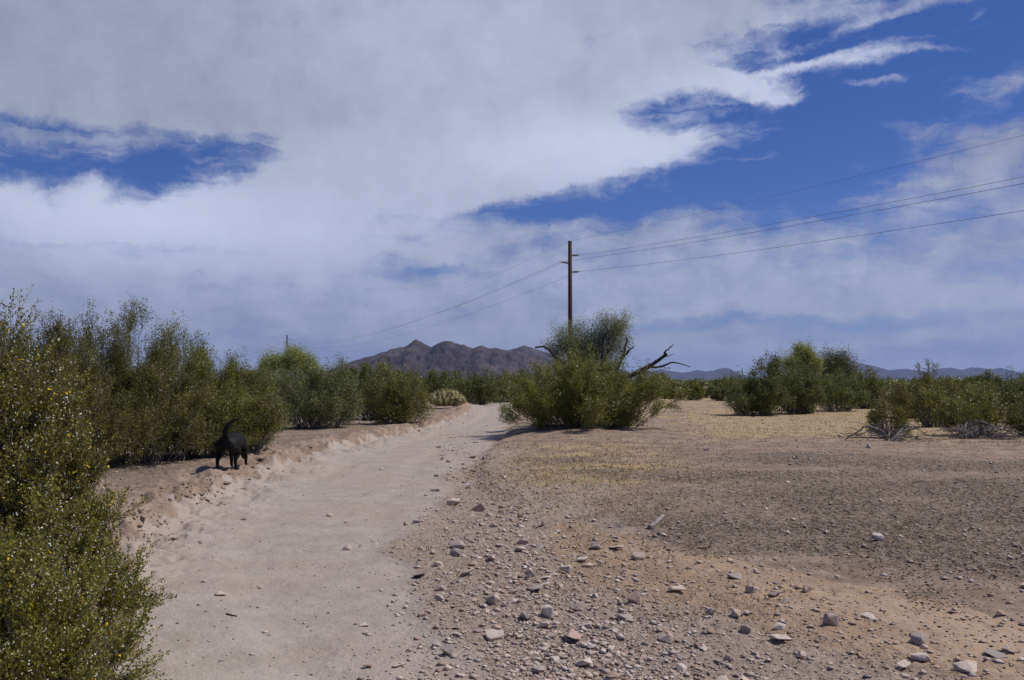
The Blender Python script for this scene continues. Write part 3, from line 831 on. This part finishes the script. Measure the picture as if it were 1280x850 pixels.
YB = 21.5
brush(1112, 553, YB, 'low tangle of arching dead grey branches on the bare ground at the clearing edge', [
    ([(1112, 553), (1104, 541), (1095, 534), (1084, 533), (1072, 541), (1058, 552)], .035, .012), ([(1112, 553), (1122, 545), (1130, 538), (1138, 531), (1143, 528)], .04, .014),
    ([(1112, 553), (1100, 545), (1088, 543), (1078, 550)], .02, .006), ([(1120, 548), (1136, 542), (1150, 546), (1158, 554)], .02, .007), ([(1104, 541), (1096, 538), (1086, 541), (1076, 549)], .016, .005),
    ([(1130, 538), (1145, 536), (1156, 541), (1166, 552)], .018, .005), ([(1114, 552), (1130, 549), (1148, 553), (1165, 555)], .018, .006)], 81, n=110, spreadm=.9)
brush(1203, 556, 22.2, 'dense heap of dead grey twigs under the green bush at the right', [
    ([(1203, 557), (1208, 545), (1216, 534), (1222, 528)], .05, .02), ([(1203, 557), (1216, 543), (1232, 536), (1250, 541), (1262, 556)], .03, .008), ([(1206, 553), (1222, 540), (1244, 545), (1258, 558)], .022, .006),
    ([(1203, 557), (1225, 549), (1246, 551), (1270, 560)], .022, .006), ([(1208, 545), (1198, 538), (1188, 536), (1180, 542)], .02, .006), ([(1216, 540), (1236, 533), (1256, 538), (1270, 552)], .02, .006)], 82, n=330, spreadm=1.0)
brush(1268, 563, 21.0, 'flat strip of dead twigs lying at the right edge in front of the green bush', [
    ([(1180, 561), (1215, 559), (1250, 562), (1285, 562)], .014, .01), ([(1230, 566), (1260, 562), (1300, 566)], .014, .01), ([(1100, 558), (1140, 560), (1180, 560)], .012, .006)], 83, n=150, spreadm=.6)

# right half: individual bushes
bush_px(945, 48, 452, 38.0, 'big dark creosote bush at the left of the clump beyond the dry-grass clearing', seed=91, mat=M_DARK, low=.08, dens=1.2, lobes=[(-.4, 0, .6, .9, .72), (.3, 0, .62, .9, 1.02), (.38, 0, .3, .5, 1.22)])
bush_px(996, 34, 462, 39.5, 'dark bush at the foot of the yellow-green tree beyond the clearing', seed=92, mat=M_DARK, low=.08, dens=1.2)
bush_px(1046, 36, 470, 42.0, 'dusty bush with pale bare ground under it, right of the tree clump', seed=93, mat=M_DARK, low=.3)
airy_tree(1003, 1004, 24, 424, 43, 'yellow-green palo verde, the taller of two touching trees beyond the clearing', M_PALO, 94,
          [(1003, 446, 24, 15), (984, 457, 20, 14), (1022, 450, 18, 13), (1000, 434, 13, 8)], n=9000, spread=.25)
airy_tree(1042, 1036, 30, 432, 44, 'open dark mesquite with gnarled limbs beside the yellow-green tree', M_GREY, 95,
          [(1036, 443, 17, 9), (1056, 445, 15, 11), (1022, 456, 20, 12), (1045, 458, 22, 11), (1068, 458, 12, 10)], name='mesquite_tree', n=4600, spread=.34, leaf=.07)
bush_px(1083, 28, 464, 47.0, 'small round dark bush between the mesquite and the long row of scrub', seed=96, mat=M_DARK, low=.1)
bush_px(1140, 46, 473, 36.0, 'wide olive bush behind the arching dead branches', seed=97, low=.18, lobes=IRR)
bush_px(1196, 44, 474, 33.0, 'broad olive-green bush left of the corner bush at the right', seed=98, low=.12, lobes=IRR)
bush_px(1252, 46, 466, 44.0, 'tall dark bush at the back by the right edge', seed=99, mat=M_DARK, low=.1)
bush_px(1110, 25, 505, 22.6, 'small yellow-green creosote shrub growing over the dead arching branches', seed=100, low=.45, dens=.8)
bush_px(1222, 52, 492, 23.4, 'yellow-green creosote bush leaning over the heap of dead twigs', seed=101, low=.42, dens=.8)
bush_px(1290, 34, 500, 23.0, 'creosote bush cut by the right edge of the view beside the dead twigs', seed=102, low=.3)
bush_px(1165, 30, 486, 28.0, 'thin olive shrub between the two heaps of dead branches', seed=103, low=.35, dens=.7)
airy_tree(1161, 1160, 18, 445, 50, 'spindly bare sapling with a few leaf tufts above the scrub row', M_GREY, 104,
          [(1148, 456, 6, 5), (1160, 451, 6, 5), (1170, 455, 6, 5), (1155, 464, 8, 6)], name='sapling', n=260, twigs=50, spread=.16, leaf=.085, trunk_r=.05)

# middle distance round the bend
bush_px(592, 36, 462, 62, 'dark green bush beyond the pale cholla where the wash disappears', seed=111, mat=M_DARK, low=.08, lobes=IRR)
bush_px(553, 30, 464, 66, 'dark bush behind the pale cholla, on its left', seed=112, mat=M_DARK, low=.08)
bush_px(628, 26, 472, 70, 'dark bush half hidden by the left flank of the big bush on the mound', seed=113, mat=M_DARK, low=.08)


def cholla(px, base, Y, label):
    x = at(px, base, Y).x; z0 = gz(x, Y); r = np.random.default_rng(5)
    root = bpy.data.objects.new('cholla_bush', None); COL.objects.link(root); root.location = (x, Y, z0); tag(root, label, 'bush')
    seg, rad, C, D = [], [], [], []
    for i in range(95):
        th = r.uniform(0, 6.28); rr = math.sqrt(r.random()) * .95; h = .95 * math.sqrt(max(.05, 1 - rr * rr * .75)) * r.uniform(.8, 1.1)
        e = np.array([rr * math.cos(th), rr * math.sin(th) * .8, h]); s = e * np.array([.35, .35, .25])
        t = np.linspace(0, 1, 8)[:, None]; m_ = np.array([e[0] * .95, e[1] * .95, e[2] * .5])
        p = (1 - t) ** 2 * s + 2 * t * (1 - t) * m_ + t ** 2 * e
        seg.append(p); rad.append(np.array([.03, .04, .05, .075, .085, .09, .075, .02]))
    seg = np.array(seg); V, Q = tubes(seg, np.array(rad), 8)
    V = V + r.normal(size=V.shape) * .008
    link('stems', mesh_from('stems', V, Q, M_CHOL, {'rnd': r.uniform(0, 1, len(V))}, True), root)
    n = 5000; i = r.integers(0, len(seg), n); k = r.integers(3, 8, n); q = r.normal(size=(n, 3)); q /= np.linalg.norm(q, axis=1, keepdims=True)
    V, Q, rv = leaves(seg[i, k] + q * .07, q, .06, .025, r)
    link('spines', mesh_from('spines', V, Q, M_CHOL, {'rnd': rv}), root)
    return root
cholla(559, 509, 47, 'pale yellow rounded cholla bush at the far end of the wash')

# scrub on the flat beyond: about 150 individual bushes sharing five shapes
protos = []
for i in range(5):
    r_ = np.random.default_rng(700 + i)
    lobes = [(0, 0, 1.6, 1.5, 1.7), (r_.uniform(-.8, .8), r_.uniform(-.6, .6), 1.1, 1.1, 2.1), (r_.uniform(-1, 1), 0, 1.0, 1.0, 1.5)]
    protos.append(make_bush('scrub_bush', lobes, [M_DARK, M_CRE, M_DARK, M_GREY, M_CRE][i], 'olive desert bush in the scrub far beyond the clearing', seed=720 + i, L=.14, Wd=.085,
                            stems=40, twigs=320, nleaf=9000, low=.08, stem_r=.02, twig_len=.5, up=.4, spread=.2, group='scrub far beyond the clearing', loc=(0, -500, 0)))
used = [False] * 5
def put_scrub(x, y, s, i, rz, label=None, group=None):
    if not used[i]: o = protos[i]; used[i] = True
    else: o = copy_tree(protos[i])
    o.location = (x, y, gz(x, y) - .03); o.rotation_euler = (0, 0, rz); o.scale = (s, s, s * random.uniform(.85, 1.1))
    if label: o['label'] = label; o['group'] = group
    return o
rs = np.random.default_rng(77)
cnt = 0
GR = 'scrub far beyond the clearing'
spots = []
for (a, Y) in [(835, 78), (862, 72), (890, 84), (812, 90), (905, 70), (1120, 62), (1170, 58), (1215, 66), (1262, 60), (1075, 66), (1030, 60), (1240, 54), (420, 60), (300, 52), (265, 46), (450, 70), (520, 85)]:
    spots.append((at(a, 480, Y).x, Y))
while len(spots) < 150:
    Y = math.exp(rs.uniform(math.log(75), math.log(230))); px = rs.uniform(-60, 1340)
    if 540 < px < 720 and Y < 85: continue
    x = (px - 640) / F * Y
    if all((x - a) ** 2 + (Y - b) ** 2 > 14 for a, b in spots): spots.append((x, Y))
for x, Y in spots:
    side = 'scrub far beyond the clearing'
    if x < -2: put_scrub(x, Y, rs.uniform(.75, 1.25), int(rs.integers(0, 5)), rs.uniform(0, 6.28), 'desert bush in the far scrub on the side of the brown mountain', 'far scrub below the mountain')
    else: put_scrub(x, Y, rs.uniform(.65, 1.02), int(rs.integers(0, 5)), rs.uniform(0, 6.28))
# beyond that it reads as one mass
def far_scrub():
    r = np.random.default_rng(9); nb = 5200; per = 46
    Y = np.exp(r.uniform(math.log(235), math.log(2300), nb)); X = r.uniform(-.75, .75, nb) * Y
    s = r.uniform(.7, 1.5, nb) * np.where(r.random(nb) < .06, 1.7, 1)
    q = r.normal(size=(nb, per, 3)); q /= np.linalg.norm(q, axis=2, keepdims=True); q *= r.uniform(.5, 1, (nb, per, 1)); q[..., 2] = np.abs(q[..., 2])
    C = np.stack([X, Y, zbase(X, Y)], -1)[:, None] + q * s[:, None, None] * np.array([1.9, 1.9, 1.9]); C = C.reshape(-1, 3)
    V, Q, rv = leaves(C, r.normal(size=C.shape), .8, .6, r)
    tag(link('scrub_vegetation', mesh_from('scrub_vegetation', V, Q, M_DARK, {'rnd': rv})), kind='stuff')
far_scrub()


# ------------------------------------------------------------------ power line
Dl = Vector((0.3668, -0.9303, 0)); Pp = Vector((0.9303, .3668, 0))
P1 = Vector((at(713, 480, 69).x, 69, 0)); SP = 153
poles = [Vector((at(232, 470, 350).x, 350, 0)), P1 - Dl * SP, P1, P1 + Dl * SP]
HP = 12.05
def lathe(prof, sides=16, axis='Z'):
    V, Q = [], []
    for (rr, z) in prof:
        for k in range(sides):
            a = 2 * math.pi * k / sides; V.append((rr * math.cos(a), rr * math.sin(a), z))
    for i in range(len(prof) - 1):
        for k in range(sides): Q.append((i * sides + k, i * sides + (k + 1) % sides, (i + 1) * sides + (k + 1) % sides, (i + 1) * sides + k))
    return np.array(V), np.array(Q)
def make_pole(p, label):
    z0 = gz(p.x, p.y)
    root = bpy.data.objects.new('utility_pole', None); COL.objects.link(root); root.location = (p.x, p.y, z0)
    tag(root, label, 'utility pole', 'poles of the power line')
    V, Q = lathe([(0.001, -.3), (.19, -.3), (.185, 1), (.165, 6), (.145, HP - .02), (.12, HP), (.001, HP)], 18)
    link('shaft', mesh_from('shaft', V, Q, M_POLE, smooth=True), root)
    V, Q = lathe([(.001, HP - .10), (.155, HP - .10), (.155, HP + .03), (.001, HP + .04)], 18)
    link('metal_cap', mesh_from('metal_cap', V, Q, M_METAL), root)
    for z, s in ((HP - 1.08, 1), (HP - 1.68, -1), (HP - 2.34, 1)):
        # horizontal post insulator with rounded sheds
        prof = [(.001, .12), (.06, .12), (.06, .2)]
        zz_ = .2
        while zz_ < .62:
            prof += [(.045, zz_), (.085, zz_ + .03), (.045, zz_ + .06)]; zz_ += .07
        prof += [(.035, .68), (.035, .78), (.001, .78)]
        V, Q = lathe(prof, 12)
        ang = Matrix.Rotation(math.radians(84), 3, 'Y') if s > 0 else Matrix.Rotation(math.radians(-84), 3, 'Y')
        rz = Matrix.Rotation(math.atan2(Pp.y, Pp.x), 3, 'Z')
        Mx = np.array((rz @ ang).to_3x3()); V = V @ Mx.T + np.array([0, 0, z])
        ins = link('insulator', mesh_from('insulator', V, Q, M_INS, smooth=False), root)
        V, Q = lathe([(.001, .76), (.028, .76), (.028, .86), (.001, .86)], 8)
        V = V @ Mx.T + np.array([0, 0, z]); link('wire_clamp', mesh_from('wire_clamp', V, Q, M_METAL), ins)
    return root
make_pole(poles[2], 'tall brown wooden utility pole rising behind the big bush')
make_pole(poles[1], 'small distant utility pole above the palo verde tree, near the mountain')
make_pole(poles[0], 'farthest utility pole, hidden low behind the dark bank bushes left of the palo verde')
def wire(off, z, sag, label, rad=.009):
    P = []
    ends = [(p + Pp * off, z + gz(p.x, p.y) if p is not poles[3] else z) for p in poles]
    for i in range(3):
        (a, za), (b, zb) = ends[i], ends[i + 1]
        for k in range(30 if i < 2 else 31):
            t = k / 30; q = a.lerp(b, t); P.append((q.x, q.y, za + (zb - za) * t - 4 * sag * t * (1 - t)))
    P = np.array(P)[None]
    V, Q = tubes(P, np.full(P.shape[:2], rad), 5)
    tag(link('power_cable', mesh_from('power_cable', V, Q, M_WIRE, smooth=True)), label, 'power cable', 'cables of the power line')
wire(.0, HP + .03, 2.2, 'topmost thin cable, fixed to the very top of the poles', .006)
wire(.82, HP - 1.0, 2.6, 'cable on the upper of the two right-hand insulators of the tall pole')
wire(-.82, HP - 1.6, 2.6, 'cable on the single insulator at the left side of the tall pole')
wire(.82, HP - 2.26, 2.6, 'lowest cable, on the bottom insulator of the tall pole')


# ------------------------------------------------------------------ dog
def skin(name, verts, edges, radii, mat, parent, root_i=0, sub=2):
    me = bpy.data.meshes.new(name); me.from_pydata(verts, edges, []); me.update()
    o = bpy.data.objects.new(name, me); COL.objects.link(o)
    md = o.modifiers.new('s', 'SKIN'); md.use_smooth_shade = True
    sv = me.skin_vertices[0].data
    for i, r_ in enumerate(radii):
        sv[i].radius = r_ if isinstance(r_, tuple) else (r_, r_); sv[i].use_root = (i == root_i)
    s = o.modifiers.new('u', 'SUBSURF'); s.levels = sub; s.render_levels = sub
    bpy.context.view_layer.update()
    dg = bpy.context.evaluated_depsgraph_get()
    m2 = bpy.data.meshes.new_from_object(o.evaluated_get(dg)); m2.name = name
    o.modifiers.clear(); o.data = m2; m2.materials.clear(); m2.materials.append(mat)
    for p in m2.polygons: p.use_smooth = True
    if parent is not None: o.parent = parent
    return o

def make_dog():
    x, y, z = gp(291, 587)
    root = bpy.data.objects.new('dog', None); COL.objects.link(root); root.location = (x, y, z + .01)
    root.rotation_euler = (0, 0, math.radians(90)); root.scale = (.98, 1.12, .95)          # local +X is forward, here away and to the right
    tag(root, 'black short-haired dog seen from behind, tail curled up, sniffing on the bank', 'dog')
    V, E, R = [], [], []
    def v(p, r_, par=None):
        V.append(p); R.append(r_); i = len(V) - 1
        if par is not None: E.append((par, i))
        return i
    pel = v((-.27, 0, .475), (.155, .14))
    loin = v((-.08, 0, .475), (.135, .13), pel)
    rib = v((.10, 0, .45), (.15, .155), loin)
    che = v((.27, 0, .45), (.155, .16), rib)
    nb = v((.39, 0, .42), (.085, .09), che)
    nk = v((.48, 0, .33), (.065, .07), nb)
    hd = v((.555, .0, .235), (.065, .07), nk)
    mz = v((.60, 0, .16), (.042, .04), hd)
    v((.63, 0, .105), (.030, .028), mz)
    # tail: up and curling forward
    t = v((-.37, 0, .52), .05, pel)
    for p, r_ in [((-.43, .0, .60), .038), ((-.435, -.02, .68), .036), ((-.42, -.055, .755), .031), ((-.39, -.12, .81), .026), ((-.36, -.19, .825), .015)]:
        t = v(p, r_, t)
    for s, dx in ((1, -.05), (-1, .10)):                     # hind legs, mid-stride
        a = v((-.31, s * .095, .38), (.10, .085), pel)
        a = v((-.23 + dx * .5, s * .11, .275), (.066, .058), a)
        a = v((-.36 + dx, s * .10, .165), (.026, .026), a)
        a = v((-.335 + dx, s * .10, .045), (.021, .021), a)
        v((-.28 + dx, s * .10, .018), (.026, .019), a)
    for s, dx, lift in ((1, .02, 0), (-1, .10, .03)):        # fore legs
        a = v((.25, s * .085, .35), (.06, .055), che)
        a = v((.22 + dx, s * .09, .23), (.036, .034), a)
        a = v((.25 + dx, s * .09, .12 + lift), (.024, .024), a)
        a = v((.245 + dx, s * .09, .04 + lift), (.021, .021), a)
        v((.29 + dx, s * .09, .018 + lift * .6), (.025, .018), a)
    skin('body', V, E, R, M_DOG, root)
    for s in (-1, 1):
        me = bpy.data.meshes.new('ear'); bm = bmesh.new(); bmesh.ops.create_uvsphere(bm, u_segments=12, v_segments=8, radius=1)
        for q in bm.verts:
            q.co = Vector((.545 + q.co.x * .035 - q.co.z * .01, s * (.062 + .008 * q.co.y + .012 * (1 - q.co.z)), .225 + q.co.z * .052))
        bm.to_mesh(me); bm.free(); me.materials.append(M_DOG)
        for p in me.polygons: p.use_smooth = True
        link('ear', me, root)
    return root
make_dog()


# ------------------------------------------------------------------ stones
def rock_mesh(seed, flat=.6, n=15, bev=.018):
    r = np.random.default_rng(seed)
    bm = bmesh.new()
    for i in range(n):
        p = r.normal(size=3); p /= np.linalg.norm(p); p *= r.uniform(.8, 1.0)
        bm.verts.new((p[0] * .5, p[1] * .5 * r.uniform(.7, 1), p[2] * .5 * flat))
    bmesh.ops.convex_hull(bm, input=bm.verts)
    for v in [v for v in bm.verts if not v.link_faces]: bm.verts.remove(v)
    bmesh.ops.bevel(bm, geom=bm.edges[:] + bm.verts[:], offset=bev, segments=1, affect='EDGES', profile=.5)
    me = bpy.data.meshes.new('stone'); bm.to_mesh(me); bm.free(); me.materials.append(M_STONE)
    return me
RM = [rock_mesh(i, f, n) for i, (f, n) in enumerate([(.5, 11), (.65, 10), (.4, 12), (.75, 11), (.55, 9), (.35, 12), (.6, 12), (.5, 9), (.8, 13), (.45, 10), (.7, 9), (.3, 12)])]
def stone(px, py, wpx, label, group=None, mi=None, flat=1, sink=.28):
    x, y, z = gp(px, py); s = 1.15 * wpx / F * math.hypot(y, EYE)
    return stone_xy(x, y, s, label, group, mi, flat, sink)
def stone_xy(x, y, s, label, group=None, mi=None, flat=1, sink=.28):
    me = RM[mi if mi is not None else random.randrange(12)]
    o = link('stone', me, None, (x, y, gz(x, y) + s * .20 * flat - s * .03))
    o.scale = (s, s * random.uniform(.75, 1.1), s * flat); o.rotation_euler = (random.uniform(-.25, .25), random.uniform(-.25, .25), random.uniform(0, 6.28))
    tag(o, label, 'stone', group); return o
NAMED = [
    (280, 744, 26, 'flat pale oval stone alone on the smooth sand of the wash', 2, .7), (305, 650, 8, 'small dark stone on the sand near the foot of the bank', 3, 1), (250, 679, 8, 'small pale stone alone in the wash between the dark pebble and the low clump', 1, 1),
    (412, 645, 10, 'small brown stone in the middle of the wash', 4, .8), (434, 687, 13, 'little white stone in the middle of the wash sand', 1, .8), (216, 628, 18, 'reddish lump of stone wedged in the crumbling bank', 6, 1),
    (457, 792, 10, 'small rust-brown stone low in the wash near the rubble', 4, .9), (460, 834, 14, 'flat rust stone at the bottom edge of the wash sand', 5, .9),
    (616, 753, 24, 'blocky whitish stone with a dark underside in the near rubble', 3, 1), (684, 770, 22, 'grey angular stone beside the pair of flat pale ones', 8, 1), (656, 774, 24, 'flat pale stone left of the grey angular one', 0, .8),
    (798, 754, 28, 'bluish grey broken stone, the darkest large one in the rubble', 6, 1), (714, 802, 32, 'long flat pinkish stone in the near rubble', 5, .9), (732, 832, 34, 'broad pale slab at the bottom edge of the picture', 5, .9),
    (1038, 781, 23, 'rounded pale boulder-like stone casting a dark shadow on the tan sand', 8, 1), (1148, 804, 24, 'two-toned grey angular stone low on the tan sand', 3, 1.1), (1098, 676, 17, 'pale upright stone standing out on the dark litter', 3, 1.1),
    (939, 740, 14, 'small dark-sided stone at the edge of the tan sand', 8, 1), (889, 768, 17, 'brown stone at the near end of the rubble, next to a pale one', 4, 1), (919, 770, 18, 'pale stone next to the brown one on the tan sand', 1, 1),
    (932, 792, 22, 'sandy brown lump in the rubble below the pair on the tan sand', 6, .9), (996, 822, 24, 'pale rounded slab left of the shadowed boulder', 2, 1), (1280, 735, 16, 'dark stone at the right edge on the litter', 10, .9), (1250, 768, 17, 'bluish dark stone in the litter near the right edge', 7, .9),
    (799, 699, 22, 'reddish block topped pale, at the boundary of rubble and litter', 3, .9), (745, 686, 18, 'grey wedge of stone in the far rubble', 6, .9), (574, 685, 34, 'long low slab in the rubble by the wash edge', 5, .9), (570, 694, 22, 'rusty stone under the long low slab', 1, .8),
    (567, 631, 26, 'orange-brown flat stone at the edge of the wash', 0, .8), (600, 640, 26, 'dark grey slabby stone behind the orange-brown one', 9, .9), (706, 715, 18, 'white triangular stone in the middle of the rubble', 10, 1.0), (662, 720, 18, 'pinkish brown block in the middle of the rubble', 3, .9),
    (615, 700, 18, 'greyish flat stone right of the long low slab', 7, .8), (583, 719, 20, 'brown double stone near the wash edge', 4, .8), (640, 740, 16, 'small light stone above the whitish block', 2, .9), (620, 786, 15, 'reddish flat chip below the whitish block', 5, .9),
    (1050, 546, 8, 'pale stone on the bare ground beyond the litter', 3, 1), (1086, 560, 9, 'grey stone near the arching dead branches', 8, 1), (995, 572, 7, 'pale stone at the far edge of the grass', 1, 1), (883, 563, 9, 'white stone at the edge of the dry grass', 3, 1),
]
for k, (a, b, w, lab, mi, fl) in enumerate(NAMED): stone(a, b, w, lab, 'stones one can pick out', mi, fl)
M_CLOD = flat_mat('crumbled_sand', (.20, .145, .105), (.36, .275, .21), 14, .95, .05, bump=.6)
nrand = 300 - len(NAMED); got = 0; tries = 0
pts_used = [gp(a, b)[:2] for a, b, *_ in NAMED]
rr = np.random.default_rng(5)
def rub_density(x, y):
    zn = zones(np.array([x]), np.array([y])); return float(zn['rubble'][0]), float(zn['litter'][0]), float(zn['tan'][0]), float(zn['wash'][0])
small_pts = []
def belt(x, y):
    px, py = 640 + F * x / y, 477 + F * 1.5 / y
    c = np.interp(py, [560, 585, 620, 700, 750, 850, 950], [575, 585, 612, 655, 690, 745, 800]); w = np.interp(py, [560, 585, 620, 700, 850, 950], [22, 32, 55, 85, 165, 200])
    return np.exp(-((px - c) / w) ** 2)
def rand_ground(lo=500, hi=870):
    px, py = rr.uniform(440, 1300), rr.uniform(545, 880); return gp(px, py)
while got < nrand and tries < 14000:
    tries += 1
    x, y, z = rand_ground(); rb, li, tn, ws = rub_density(x, y)
    p = float(belt(x, y)) * (.25 + 1.3 * max(0, float(fbm(np.array([x * 1.3]), np.array([y * 1.3]), 2, 91)[0]) + .3)) + rb * .05 + tn * .05
    if rr.random() > p: continue
    s = (.062 + .12 * rr.random() ** 2.4) * (1 + .016 * y)
    if any((x - a) ** 2 + (y - b) ** 2 < (s * .9) ** 2 for a, b in pts_used): continue
    pts_used.append((x, y)); got += 1
    stone_xy(x, y, s, 'small angular stone, one of many loose in the rubble beside the wash', 'loose rubble stones beside the wash', None, rr.uniform(.4, .8))

def pebbles(name, X, Y, S, mat, seed):
    """tiny faceted pebbles in one mesh"""
    r = np.random.default_rng(seed); n = len(X)
    base = np.array([(1, 0, 0), (-1, 0, 0), (0, 1, 0), (0, -1, 0), (0, 0, 1), (0, 0, -.3)], float)
    fc = np.array([(0, 2, 4), (2, 1, 4), (1, 3, 4), (3, 0, 4), (2, 0, 5), (1, 2, 5), (3, 1, 5), (0, 3, 5)])
    P = base[None] * r.uniform(.6, 1.3, (n, 6, 1)) + r.normal(size=(n, 6, 3)) * .15
    P[..., 2] *= .55
    a = r.uniform(0, 6.28, n); ca, sa = np.cos(a)[:, None], np.sin(a)[:, None]
    Q = np.stack([P[..., 0] * ca - P[..., 1] * sa, P[..., 0] * sa + P[..., 1] * ca, P[..., 2]], -1) * (S / 2)[:, None, None]
    Q += np.stack([X, Y, zfine(X, Y) + S * .06], -1)[:, None]
    V = Q.reshape(-1, 3); Fq = (fc[None] + (np.arange(n) * 6)[:, None, None]).reshape(-1, 3)
    tag(link(name, mesh_from(name, V, Fq, mat, {'rnd': np.repeat(r.uniform(0, 1, n), 6)})), kind='stuff')

def scatter(n, key, seed, ymin, ymax, pxr=(-60, 1340)):
    """random ground points, uniform as seen from the path, kept by a density function"""
    r = np.random.default_rng(seed)
    Y = 1 / r.uniform(1 / ymax, 1 / ymin, n); X = (r.uniform(*pxr, n) - 640) / F * Y * 1.05
    zn = zones(X, Y); d = key(zn, X, Y); k = r.random(n) < d
    return X[k], Y[k]
X, Y = scatter(200000, lambda z, x, y: np.clip(belt(x, y) * .60 + z['rubble'] * .12 + z['tan'] * .035 + z['litter'] * .09 + (1 - z['wash']) * .03 + .008, 0, 1), 3, 3, 40)
S = rng.uniform(.006, .022, len(X)) * (1 + .05 * Y) * np.where(rng.random(len(X)) < .15, 2.3, 1)
pebbles('gravel', X, Y, S, M_STONE, 2)
X, Y = scatter(5200, lambda z, x, y: np.clip(belt(x, y) * (.25 + 1.8 * np.clip(fbm(x * 1.3, y * 1.3, 2, 91) + .2, 0, 1)) + z['rubble'] * .03 + z['tan'] * .02, 0, 1), 6, 3.2, 26)
S = rng.uniform(.032, .062, len(X)) * (1 + .03 * Y)
pebbles('loose_rubble', X, Y, S, M_STONE, 12)
X, Y = scatter(190000, lambda z, x, y: np.clip(z['litter'] * .62 + z['tan'] * .03 + z['rubble'] * .05 + .006, 0, 1), 4, 3, 40)
S = rng.uniform(.005, .019, len(X)) * (1 + .05 * Y)
pebbles('dark_debris', X, Y, S, M_LITTER, 5)

def bank_d(z, x, y):
    d = np.interp(y, LY, LX) - x
    d2 = x - np.interp(y, BY, BX)
    return np.exp(-((d - .12) / .32) ** 2) * sstep(y, 7.5, 10) * np.clip(.45 + 2.2 * fbm(x * 1.3, y * 1.3, 2, 71), 0, 1) + .5 * np.exp(-((d2 - .1) / .25) ** 2) * sstep(y, 10, 14)
X, Y = scatter(45000, bank_d, 9, 5, 40, (-60, 760))
S = rng.uniform(.015, .055, len(X)) * np.where(rng.random(len(X)) < .12, 2.2, 1)
pebbles('bank_rubble', X, Y, S, M_CLOD, 7)

# dry grass and stalks
def grass_field():
    r = np.random.default_rng(8)
    X, Y = scatter(260000, lambda z, x, y: np.clip(z['grass'] * .7 * (1 - z['wash']) + z['litter'] * .006, 0, 1), 14, 6, 70)
    n = len(X); C = np.stack([X, Y, zfine(X, Y)], -1)
    D = r.normal(size=(n, 3)) * .8 + np.array([0, 0, .45]); D[:, 2] = np.abs(D[:, 2])
    Ls = r.uniform(.015, .05, n)
    V, Q, rv = leaves(C, D, 1.0, 1.0, r)
    # rescale each leaf to blade size
    V = V.reshape(n, 4, 3); c0 = V[:, :1]; ax = V[:, 2:3] - c0; sd = V[:, 1:2] - V[:, 3:4]; sd /= np.linalg.norm(sd, axis=2, keepdims=True); ax /= np.linalg.norm(ax, axis=2, keepdims=True)
    wd = (.003 + .0004 * Y)[:, None, None]; Lb = Ls[:, None, None]
    V = np.concatenate([c0 - sd * wd, c0 + sd * wd, c0 + ax * Lb + sd * wd * .3, c0 + ax * Lb - sd * wd * .3], 1).reshape(-1, 3)
    tag(link('dry_grass', mesh_from('dry_grass', V, Q, M_STRAW, {'rnd': rv})), kind='stuff')
grass_field()

# fallen wood
def stick(name, pts, r0, r1, label, mat=M_DEAD, twigs=()):
    P = np.array([list(gp(a, b)) for a, b in pts]); P[:, 2] += r0 * .7
    org = P[0].copy(); root = bpy.data.objects.new(name, None); COL.objects.link(root); root.location = org; tag(root, label, 'stick')
    def rs_(P, K=10):
        d = np.r_[0, np.cumsum(np.linalg.norm(np.diff(P, axis=0), axis=1))]; s = np.linspace(0, d[-1], K)
        return np.stack([np.interp(s, d, P[:, i]) for i in range(3)], -1)
    A = rs_(P) - org; A[1:-1] += np.random.default_rng(int(pts[0][0])).normal(size=(8, 3)) * r0 * .12
    A = np.concatenate([A[:1], A, A[-1:]]); rad = np.r_[.0005, np.linspace(r0, r1, 10), .0005]
    V, Q = tubes(A[None], rad[None], 7)
    link('stem', mesh_from('stem', V, Q, mat, smooth=False), root)
    for tw in twigs:
        T = np.array([list(gp(a, b)) for a, b in tw]); T[:, 2] += np.linspace(r0, .12, len(T)); T = rs_(T, 7) - org
        V, Q = tubes(T[None], np.linspace(r0 * .5, .001, 7)[None], 5); link('twig', mesh_from('twig', V, Q, mat), root)
    return root
stick('weathered_stick', [(812, 662), (829, 645)], .026, .022, 'short grey weathered stick lying on the litter')
stick('fallen_twig', [(158, 838), (172, 818), (190, 808)], .004, .002, 'thin dark dead twig on the sand beside the low clump', M_BARK, [[(166, 826), (170, 808)], [(176, 815), (184, 800)]])
stick('fallen_twig', [(822, 668), (850, 672)], .010, .006, 'thin dark twig beside the grey weathered stick', M_BARK)
stick('fallen_twig', [(283, 768), (296, 771)], .006, .004, 'tiny dark twig below the pale oval stone in the wash', M_BARK)
